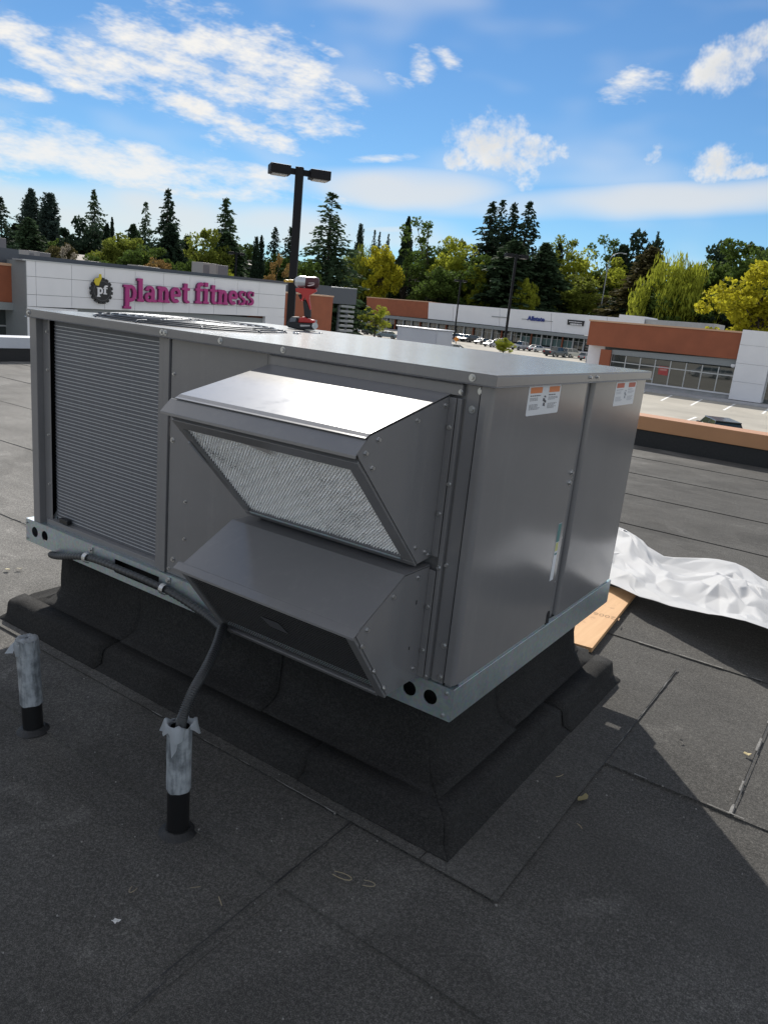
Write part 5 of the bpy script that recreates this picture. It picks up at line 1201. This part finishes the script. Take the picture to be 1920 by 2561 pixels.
    for sy in (-1, 1):
        m_ = MB(); m_.box(h - .26, h - .04, sy * (W_ / 2 - .30) - .20, sy * (W_ / 2 - .30) + .20, K['hood'] - .36, K['hood'] - .22); m_.build('headlight', HEADL, root, .03, 2, loc=(0, 0, 0))
        m_ = MB(); m_.box(-h - .005, -h + .14, sy * (W_ / 2 - .22) - .14, sy * (W_ / 2 - .22) + .14, K['belt'] - .42, K['belt'] - .18); m_.build('taillight', TAILL, root, .02, 2, loc=(0, 0, 0))
        m_ = MB(); m_.box(c3 - .45, c3 - .25, sy * (W_ / 2 + .02) - .09, sy * (W_ / 2 + .02) + .09, b_ + .02, b_ + .18); m_.build('mirror', carmat(col[0], col[1]), root, .03, 2, loc=(0, 0, 0))
    m_ = MB(); m_.box(-h - .02, -h + .12, -W_ / 2 * .9, W_ / 2 * .9, z0 + .05, z0 + .25); m_.box(h - .10, h + .02, -W_ / 2 * .85, W_ / 2 * .85, z0 + .05, z0 + .22); m_.build('bumper', BUMP, root, .03, 2, loc=(0, 0, 0))
    m_ = MB(); m_.box(h - .06, h + .012, -W_ * .24, W_ * .24, K['hood'] - .42, K['hood'] - .24); m_.build('grille', BUMP, root, .02, 2, loc=(0, 0, 0))
    return root
WH = ('white', (.72, .72, .72)); BK = ('black', (.015, .016, .018)); SI = ('silver', (.42, .43, .45)); DG = ('dark_grey', (.07, .075, .085)); BE = ('beige', (.50, .46, .40)); BL = ('pale_blue', (.25, .33, .38)); TE = ('dark_green', (.03, .05, .05)); PU = ('plum_grey', (.09, .085, .11))
car_list = [  # px, py of ground contact centre (unprojected on the lot), kind, colour, heading, label
 (876, 832, 'hatch', WH, 20, 'white hatchback beside the brown wing at left of the lot'),
 (912, 818, 'sedan', TE, 20, 'dark green car behind the white hatchback at left of the lot'),
 (930, 838, 'sedan', DG, 15, 'dark grey sedan under the small lot tree'),
 (966, 846, 'sedan', BL, 200, 'pale blue sedan left of the grey vent housing'),
 (1108, 850, 'suv', BK, 78, 'black sport utility right behind the grey vent housing'),
 (1143, 852, 'suv', WH, 78, 'white sport utility right of the black one in the row'),
 (1172, 856, 'suv', BK, 256, 'black sport utility with bright grille facing the lot'),
 (1206, 862, 'sedan', BK, 256, 'black sedan left of the silver sedan in the row'),
 (1230, 868, 'sedan', SI, 256, 'silver sedan in the row left of the lamp pole'),
 (1262, 866, 'suv', PU, 78, 'plum grey sport utility just behind the lamp pole'),
 (1302, 876, 'pickup', SI, 70, 'silver pickup truck beside the lamp pole shrub'),
 (1388, 892, 'pickup', DG, 75, 'dark grey pickup truck left of the beige sport utility'),
 (1426, 894, 'suv', BE, 72, 'beige sport utility seen from behind near the brown shop'),
 (1470, 903, 'hatch', SI, 70, 'silver hatchback at the corner of the brown shop'),
 (1492, 925, 'hatch', WH, 70, 'white hatchback nearest the brown pier, mostly behind the lid'),
 (1121, 850, 'suv', SI, 78, 'silver sport utility behind the black one in the row'),
 (1157, 854, 'suv', WH, 256, 'second white sport utility behind the orange sign'),
 (1188, 857, 'hatch', WH, 256, 'white hatchback between the two black cars in the row'),
 (1246, 864, 'hatch', WH, 256, 'white hatchback just left of the lamp pole'),
 (1340, 880, 'sedan', WH, 75, 'white sedan in front of the teal shopfront'),
 (1136, 884, 'sedan', WH, 20, 'white sedan just above the lid below the orange sign'),
]
for (px, py, kd, col, hd, lab) in car_list:
    p = at_z(px, py, GZ); make_car(kd, col, lab, (p.x, p.y, GZ), R(hd))
p = at_d(1797, 1060, 42); make_car('hatch', BK, 'black hatchback on bright ground just beyond the tan parapet', (p.x, p.y, GZ), R(116))
make_car('suv', WH, 'white sport utility mirrored in the brown shop window, rear one', (-27, 35, GZ), R(150))
make_car('hatch', WH, 'white hatchback mirrored in the brown shop window, front one', (-25.2, 32, GZ), R(160))

# ================================================================== TREES
def quads_mesh(name, C, U, V):
    n = len(C); vs = np.empty((n, 4, 3), dtype=np.float32)
    vs[:, 0] = C - U * .5; vs[:, 1] = C + V * .5; vs[:, 2] = C + U * .5; vs[:, 3] = C - V * .5       # diamond leaf clumps
    me = bpy.data.meshes.new(name); me.vertices.add(n * 4); me.vertices.foreach_set('co', vs.reshape(-1))
    me.loops.add(n * 4); me.loops.foreach_set('vertex_index', np.arange(n * 4, dtype=np.int32)); me.polygons.add(n)
    me.polygons.foreach_set('loop_start', np.arange(0, n * 4, 4, dtype=np.int32)); me.polygons.foreach_set('loop_total', np.full(n, 4, dtype=np.int32)); me.update(); me.validate()
    return me
def rv(rs, n): v = rs.normal(size=(n, 3)); return v / np.linalg.norm(v, axis=1, keepdims=True)
def conifer(seed, dens=1.0, power=.85, droop=.35, leaf=.050, z0=.06, levels=46, gap=.25, wid=.30, ragged=.45):
    rs = np.random.RandomState(seed); C = []; U = []; V = []; trunk = MB()
    trunk.tube([(0, 0, 0), (.002, .001, .4), (0, .002, .8), (0, 0, .985)], [.016, .011, .005, .001], 7)
    nbr = int(levels * 9.5 * dens)
    for L in range(nbr):
        z = z0 + (1 - z0) * (rs.rand() ** 1.15); base = wid * (1 - z) ** power
        if rs.rand() < gap * .3: continue
        a = rs.rand() * 6.283; sect = .78 + .22 * math.sin(a * 2 + z * 9 + seed) + .16 * math.sin(a * 3 - z * 21)
        r = base * sect * (1 - ragged + ragged * 1.6 * rs.rand()) + .008; dz = -droop * r * (.5 + .9 * rs.rand()) + .10 * r
        k = max(4, int(r / (.0068 if wid > .2 else .0045))); t = (np.arange(k) + rs.rand(k)) / k; t = t ** .75
        x = math.cos(a) * r * t; y = math.sin(a) * r * t; zz = z + dz * t ** 1.4
        sp = ((.024 if wid > .2 else .014) * (1.2 - t) + .005) * (.3 + .7 * (1 - z))
        off = np.clip(rs.normal(size=(k, 3)), -1.5, 1.5) * sp[:, None]; off[:, 2] = off[:, 2] * .55 - np.abs(rs.normal(size=k)) * .010 * (1 - t * .5)
        c = np.stack([x, y, zz], -1) + off
        d = np.stack([np.full(k, math.cos(a)), np.full(k, math.sin(a)), np.full(k, -.5)], -1) + rs.normal(size=(k, 3)) * .55
        d /= np.linalg.norm(d, axis=1, keepdims=True); s = rv(rs, k); s -= d * (s * d).sum(1, keepdims=True); s /= np.linalg.norm(s, axis=1, keepdims=True) + 1e-6
        sz = leaf * (.45 + .75 * rs.rand(k)) * (.55 + .4 * (1 - z))
        C.append(c); U.append(d * sz[:, None]); V.append(s * (sz * .55)[:, None])
        if L % 5 == 0: trunk.tube([(0, 0, z), (math.cos(a) * r * .8, math.sin(a) * r * .8, z + dz * .6)], [.0022, .0006], 4, False)
    k = 26; C.append(np.stack([rs.normal(size=k) * .003, rs.normal(size=k) * .003, 1 - rs.rand(k) * .06], -1)); d = rs.normal(size=(k, 3)) * .3 + np.array([0, 0, .8]); U.append(d * .022); V.append(rv(rs, k) * .008)
    return quads_mesh('crown', np.concatenate(C), np.concatenate(U), np.concatenate(V)), trunk.mesh('trunk')
def broadleaf(seed, clumps=70, per=120, leaf=.035, rx=.36, zc=.62, rz=.38, willow=False, airy=0):
    rs = np.random.RandomState(seed); C = []; U = []; V = []; trunk = MB()
    trunk.tube([(0, 0, 0), (.01, .0, .2), (0, .01, .5), (0, 0, .75)], [.026, .020, .012, .004], 8)
    lob = rs.normal(size=(7, 3)); lob /= np.linalg.norm(lob, axis=1, keepdims=True); la = rs.rand(7) * .38
    for i in range(clumps):
        d = rv(rs, 1)[0]; r = rs.rand() ** .45; q = 1 + (la * np.clip(lob @ d, 0, 1) ** 2).sum() - .25
        c = np.array([d[0] * rx * r * q, d[1] * rx * r * q, zc + d[2] * rz * r * q * (1.0 if d[2] > 0 else .85)])
        cr = (.055 + .05 * rs.rand()) * (1 - .3 * airy); k = int(per * (.6 + .8 * rs.rand()))
        p = rv(rs, k) * (cr * (.35 + .65 * rs.rand(k) ** .5))[:, None]; p[:, 2] *= .75
        if willow: p[:, 2] -= rs.rand(k) ** 1.5 * .20; 
        cc = c + p
        dd = rv(rs, k)
        if willow: dd = dd * .3 + np.array([0, 0, -1]); dd /= np.linalg.norm(dd, axis=1, keepdims=True)
        s = rv(rs, k); s -= dd * (s * dd).sum(1, keepdims=True); s /= np.linalg.norm(s, axis=1, keepdims=True) + 1e-6
        sz = leaf * (.5 + .8 * rs.rand(k)); C.append(cc); U.append(dd * (sz * (1.7 if willow else 1))[:, None]); V.append(s * (sz * (.3 if willow else .7))[:, None])
        if i % 3 == 0: trunk.tube([(0, 0, .28 + .3 * rs.rand()), tuple(c * .55 + np.array([0, 0, .22])), tuple(c)], [.009, .005, .0015], 4, False)
    return quads_mesh('crown', np.concatenate(C), np.concatenate(U), np.concatenate(V)), trunk.mesh('trunk')
PROTO = {
 'fir': [conifer(1, 1.0, .9, .42, .046), conifer(2, .95, .8, .55, .046, gap=.35), conifer(3, 1.1, .85, .35, .044, gap=.2), conifer(21, .9, .9, .5, .044, gap=.45, ragged=.55)],
 'dense': [conifer(4, 1.9, .75, .5, .060, levels=60, gap=.03, ragged=.28), conifer(5, 1.8, .65, .5, .060, levels=58, gap=.03, ragged=.35)],
 'spire': [conifer(6, 1.9, .6, -1.2, .040, levels=62, gap=.0, ragged=.25, wid=.15), conifer(7, 1.7, .65, -.8, .040, levels=60, gap=.05, ragged=.3, wid=.15)],
 'pine': [broadleaf(8, 58, 130, .040, .26, .60, .38, airy=.2), broadleaf(9, 52, 130, .040, .28, .62, .36)],
 'leafy': [broadleaf(10, 85, 110, .035, .36, .60, .38), broadleaf(11, 75, 110, .035, .34, .62, .37), broadleaf(12, 90, 105, .035, .38, .58, .40)],
 'airy': [broadleaf(13, 62, 90, .028, .30, .58, .42, airy=.5), broadleaf(14, 56, 95, .028, .32, .60, .40, airy=.5)],
 'willow': [broadleaf(15, 80, 130, .034, .34, .66, .30, willow=True), broadleaf(16, 80, 130, .034, .33, .66, .31, willow=True)]}
BARK = mat('bark', (.06, .045, .035), .9, var=.3, vscale=3)
FOL = {
 'dk': mat('needles_dark', (.030, .052, .030), .8, spec=.12, var=.45, vscale=.5, transl=.32), 'fir': mat('needles_green', (.052, .086, .042), .8, spec=.12, var=.45, vscale=.5, transl=.34), 'blue': mat('needles_blue', (.055, .085, .070), .8, spec=.12, var=.35, vscale=.5, transl=.34),
 'green': mat('leaves_green', (.085, .130, .028), .8, spec=.12, var=.5, vscale=.5, transl=.42), 'mid': mat('leaves_mid', (.175, .205, .035), .8, spec=.12, var=.5, vscale=.5, transl=.45), 'lime': mat('leaves_lime', (.31, .34, .04), .8, spec=.12, var=.45, vscale=.45, transl=.5),
 'yellow': mat('leaves_yellow', (.42, .39, .03), .8, spec=.12, var=.4, vscale=.5, transl=.5), 'orange': mat('leaves_orange', (.22, .14, .05), .8, spec=.12, var=.45, vscale=.6, transl=.4), 'brown': mat('needles_bronze', (.085, .075, .030), .8, spec=.12, var=.4, vscale=.6, transl=.34), 'pale': mat('leaves_pale', (.28, .25, .20), .8, spec=.12, var=.4, vscale=.8, transl=.4)}
tn = [0]
def tree(px, pyt, d, kind, wpx, fol, label, name=None, zbase=None):
    if px > 880 and d > 128: d *= 1.32
    top = at_d(px, pyt, d); zb = GZ if zbase is None else zbase; H = top.z - zb; K = d / FPX; tn[0] += 1; i = tn[0]
    ms = PROTO[kind][i % len(PROTO[kind])]
    root = tag(empty(name or ('conifer_tree' if kind in ('fir', 'dense', 'spire') else 'broadleaf_tree'), (top.x, top.y, zb), random.Random(i).uniform(0, 6.28)), label, 'tree', 'trees beyond the shops')
    rad = {'fir': .195, 'dense': .20, 'spire': .105, 'pine': .27, 'leafy': .36, 'airy': .31, 'willow': .34}[kind]
    zmax = {'fir': 1, 'dense': 1, 'spire': 1.0, 'pine': 1.0, 'leafy': 1.0, 'airy': 1.02, 'willow': .98}[kind]
    sxy = wpx * (.62 if kind in ('fir', 'dense') else .55) * K / rad
    for nm, me, mm in (('trunk', ms[1], BARK), ('crown', ms[0], FOL[fol])):
        o = bpy.data.objects.new(nm, me); COL.objects.link(o); o.parent = root; o.scale = (sxy, sxy, H / zmax) if nm == 'crown' else (H * .8, H * .8, H / zmax) if kind in ('fir', 'dense', 'spire') else (sxy, sxy, H / zmax)
        if len(me.materials) == 0: me.materials.append(mm)
        o.material_slots[0].link = 'OBJECT'; o.material_slots[0].material = mm
for t in [
 (2, 492, 120, 'fir', 120, 'dk', 'dark fir cut by the left picture edge'),
 (78, 474, 150, 'spire', 66, 'blue', 'slender pointed grey green conifer, second from the left edge'),
 (72, 545, 115, 'dense', 130, 'fir', 'broad green conifer below the slender pointed ones at left'),
 (124, 485, 150, 'spire', 74, 'blue', 'slender pointed grey conifer just right of a twin at left'),
 (203, 530, 120, 'pine', 100, 'dk', 'dark rounded pine beside a tall thin fir at left'),
 (236, 474, 140, 'fir', 96, 'fir', 'tall thin fir rising right of the dark rounded pine'),
 (160, 600, 105, 'leafy', 110, 'brown', 'low brownish tree above the left white wall'),
 (268, 560, 130, 'dense', 70, 'dk', 'dark conifer right of the tall thin fir at left'),
 (281, 545, 150, 'spire', 26, 'dk', 'tiny dark spire left of the green leafy tree'),
 (305, 574, 110, 'leafy', 150, 'mid', 'rounded yellow green leafy tree above the gear emblem'),
 (365, 505, 140, 'fir', 84, 'fir', 'pale open fir left of the tallest fir'),
 (421, 473, 120, 'fir', 128, 'dk', 'tall dark fir above the purple letters'),
 (428, 560, 110, 'dense', 120, 'dk', 'broad dark conifer at the foot of the tall dark fir'),
 (358, 600, 100, 'leafy', 130, 'green', 'green leafy tree under the pale open fir'),
 (515, 572, 115, 'leafy', 130, 'mid', 'olive leafy tree left of the fir above the unit on the roof'),
 (566, 496, 125, 'fir', 150, 'fir', 'wide green fir above the brown grey rooftop unit'),
 (570, 580, 118, 'dense', 130, 'fir', 'dense conifer at the foot of the wide green fir'),
 (642, 594, 115, 'spire', 26, 'dk', 'narrow dark cypress, left one of a pair'),
 (655, 590, 118, 'spire', 28, 'dk', 'narrow dark cypress, right one of a pair'),
 (630, 595, 190, 'pine', 40, 'blue', 'distant bluish tree left of the cypress pair'),
 (689, 568, 130, 'fir', 86, 'dk', 'dark fir just left of the tall lamp pole'),
 (728, 568, 130, 'fir', 96, 'dk', 'dark fir standing right behind the tall lamp pole'),
 (832, 482, 120, 'fir', 210, 'fir', 'largest open fir right of the tall lamp pole'),
 (822, 600, 127, 'fir', 130, 'dk', 'dark fir filling the foot of the largest open fir'),
 (770, 640, 110, 'leafy', 100, 'green', 'dark green leafy tree right of the tall lamp pole'),
 (903, 562, 240, 'spire', 34, 'blue', 'distant spire right of the largest fir'),
 (938, 575, 240, 'fir', 50, 'blue', 'distant fir above the yellow tree'),
 (950, 580, 235, 'fir', 40, 'blue', 'second distant fir close behind the yellow tree'),
 (972, 585, 230, 'fir', 44, 'blue', 'third distant fir left of the dark pointed conifer'),
 (908, 608, 190, 'willow', 130, 'mid', 'drooping green willow left of the yellow tree'),
 (963, 604, 185, 'leafy', 92, 'yellow', 'yellow tree right of the drooping willow'),
 (1023, 543, 220, 'dense', 62, 'dk', 'dark pointed conifer left of the airy green trees'),
 (1020, 600, 190, 'airy', 110, 'green', 'airy green tree below the dark pointed conifer'),
 (1080, 566, 200, 'airy', 140, 'green', 'tall airy light green tree left of the yellow green one'),
 (1118, 575, 205, 'airy', 120, 'mid', 'airy olive tree beside the tall airy one'),
 (1150, 596, 190, 'leafy', 130, 'lime', 'yellow green leafy tree left of the big dark fir clump'),
 (1110, 660, 180, 'leafy', 130, 'green', 'dark green low tree above the brown end of the mall'),
 (1233, 505, 195, 'fir', 150, 'dk', 'leftmost fir of the big dark clump'),
 (1257, 500, 200, 'fir', 130, 'dk', 'second fir of the big dark clump'),
 (1287, 508, 196, 'fir', 140, 'dk', 'third fir of the big dark clump'),
 (1326, 504, 194, 'fir', 140, 'dk', 'rightmost fir of the big dark clump'),
 (1200, 640, 182, 'leafy', 140, 'green', 'dark leafy tree in front of the big fir clump'),
 (1205, 648, 178, 'leafy', 60, 'lime', 'small lime green tree in front of the big fir clump'),
 (1288, 602, 178, 'dense', 210, 'fir', 'broad green cedar behind the lamp pole'),
 (1366, 608, 180, 'dense', 150, 'fir', 'green cedar right of the broad one behind the lamp pole'),
 (1320, 690, 172, 'leafy', 70, 'lime', 'small yellow green bushy tree at the foot of the cedars'),
 (1400, 610, 195, 'spire', 60, 'dk', 'small dark conifer top right of the cedars'),
 (1435, 610, 195, 'airy', 130, 'mid', 'olive leafy tree right of the cedars'),
 (1478, 592, 190, 'airy', 170, 'lime', 'light yellow green tree left of the gooseneck lamp'),
 (1545, 610, 200, 'airy', 130, 'green', 'airy green tree left of the dark rounded conifer'),
 (1460, 690, 180, 'leafy', 150, 'mid', 'bushy tree above the shop signs'),
 (1530, 670, 195, 'leafy', 160, 'green', 'dark green tree behind the gooseneck lamp'),
 (1612, 562, 195, 'pine', 120, 'dk', 'dark rounded conifer above the bronze cedar'),
 (1646, 580, 205, 'fir', 60, 'dk', 'thin dark fir right of the dark rounded conifer'),
 (1632, 618, 165, 'dense', 170, 'brown', 'bronze green conical cedar right of the gooseneck lamp'),
 (1702, 628, 150, 'willow', 190, 'lime', 'bright yellow green willow above the brown shop'),
 (1700, 690, 152, 'leafy', 200, 'green', 'dark green foliage at the heart of the yellow willow'),
 (1760, 650, 158, 'willow', 100, 'yellow', 'yellow willow crown at the right of the bright willow'),
 (1808, 586, 190, 'pine', 110, 'dk', 'dark pine standing above the right end trees'),
 (1870, 604, 150, 'leafy', 220, 'green', 'big dark green tree at the right edge'),
 (1820, 650, 155, 'leafy', 170, 'green', 'green tree between the willow and the right edge'),
 (1800, 730, 150, 'leafy', 160, 'dk', 'very dark low tree behind the brown shop corner'),
 (1925, 660, 120, 'leafy', 230, 'yellow', 'bright yellow green tree cut by the right edge'),
 (1910, 590, 190, 'pine', 90, 'dk', 'dark treetop at the right picture edge'),
 (1730, 760, 160, 'leafy', 190, 'dk', 'dark low tree above the brown shop roof'),
 (1590, 740, 170, 'leafy', 160, 'dk', 'dark low tree left of the white annex wall'),
 (1010, 690, 200, 'leafy', 150, 'dk', 'dark low tree behind the brown mall end'),
 (900, 700, 200, 'leafy', 150, 'dk', 'dark low tree right of the charcoal volume'),
 (945, 752, 125, 'airy', 66, 'lime', 'small yellow green lot tree in front of the mall'),
 (686, 650, 95, 'airy', 70, 'orange', 'small tan autumn tree left of the driver bit'),
 (388, 634, 92, 'leafy', 84, 'orange', 'small orange autumn tree above the letters'),
 (152, 622, 95, 'airy', 60, 'pale', 'small pale tree beside the tan rooftop unit'),
 (470, 640, 100, 'leafy', 90, 'green', 'low green tree left of the brown grey rooftop unit'),
 (30, 600, 100, 'leafy', 120, 'dk', 'dark low tree at far left above the roof'),
 (240, 640, 96, 'leafy', 100, 'green', 'low green tree above the low grey rooftop unit'),
 (105, 590, 128, 'dense', 120, 'fir', 'green conifer filling the gap under the slender pair at left'),
 (185, 590, 125, 'leafy', 120, 'green', 'green leafy tree below the dark rounded pine'),
 (470, 590, 130, 'dense', 110, 'fir', 'green conifer between the tall dark fir and the olive tree'),
 (615, 600, 140, 'leafy', 110, 'green', 'green tree left of the cypress pair'),
 (700, 625, 128, 'leafy', 120, 'green', 'green tree at the foot of the firs by the lamp pole'),
 (335, 560, 150, 'dense', 90, 'fir', 'green conifer between the leafy tree and the pale fir'),
 (40, 560, 135, 'dense', 110, 'dk', 'dark conifer beside the fir at the left picture edge'),
 (575, 665, 90, 'leafy', 50, 'lime', 'small lime bush beside the brown grey rooftop unit'),
]: tree(*t)
# shrub at the lamp pole island
p = at_z(1256, 888, GZ)
sh = tag(empty('island_shrub', (p.x, p.y, GZ)), 'low yellow green shrub at the foot of the lamp pole', 'shrub')
for nm, me, mm in (('crown', PROTO['leafy'][0][0], FOL['lime']), ('trunk', PROTO['leafy'][0][1], BARK)):
    o = bpy.data.objects.new(nm, me); COL.objects.link(o); o.parent = sh; o.scale = (5, 3, 3.2); o.location = (0, 0, -.3); o.material_slots[0].link = 'OBJECT'; o.material_slots[0].material = mm
# houses glimpsed between the trees
ROOFM = mat('tan_shingle', (.36, .32, .29), .8, var=.12, vscale=2); HWALL = mat('house_wall', (.30, .29, .28), .8, var=.1)
def house(px, py, d, wpx, hpx, label):
    c_ = at_d(px, py, d); K = d / FPX; W_ = wpx * K; root = tag(empty('house', (c_.x, c_.y, GZ)), label, 'house'); rr_ = Vector((CR.x, CR.y, 0)).normalized(); bb = Vector((-rr_.y, rr_.x, 0))
    def q(u, v, z): return c_ + rr_ * u + bb * v + Vector((0, 0, z - c_.z + c_.z))
    ez = -hpx * K
    def w3(u, v, z): p_ = c_ + rr_ * u + bb * v; return (p_.x, p_.y, c_.z + z)
    m_ = MB(); m_.prism([w3(-W_ / 2 * .95, 0, ez), w3(W_ / 2 * .95, 0, ez), w3(W_ / 2 * .95, 8, ez), w3(-W_ / 2 * .95, 8, ez)], (0, 0, GZ - c_.z - ez)); m_.build('wall', HWALL, root)
    m_ = MB(); vs = [w3(-W_ / 2, -.6, ez), w3(W_ / 2, -.6, ez), w3(W_ / 2, 8.6, ez), w3(-W_ / 2, 8.6, ez), w3(-W_ / 2 * .7, 4, 0), w3(W_ / 2 * .7, 4, 0)]
    m_.add(vs, [(0, 1, 5, 4), (1, 2, 5), (2, 3, 4, 5), (3, 0, 4), (0, 3, 2, 1)]); m_.build('roof', ROOFM, root)
    for i in range(3):
        u = W_ * (-.32 + .32 * i); m_ = MB(); m_.prism([w3(u - .6, -.03, ez - 1.9), w3(u + .6, -.03, ez - 1.9), w3(u + .6, -.03, ez - .7), w3(u - .6, -.03, ez - .7)], tuple(bb * .05)); m_.build('window', GLASS, root)
house(178, 632, 108, 80, 16, 'tan roofed house behind the pale tree at left')
house(1065, 703, 262, 130, 14, 'tan roofed house between trunks above the brown mall end')
house(628, 648, 135, 46, 14, 'grey house roof left of the cypress pair')
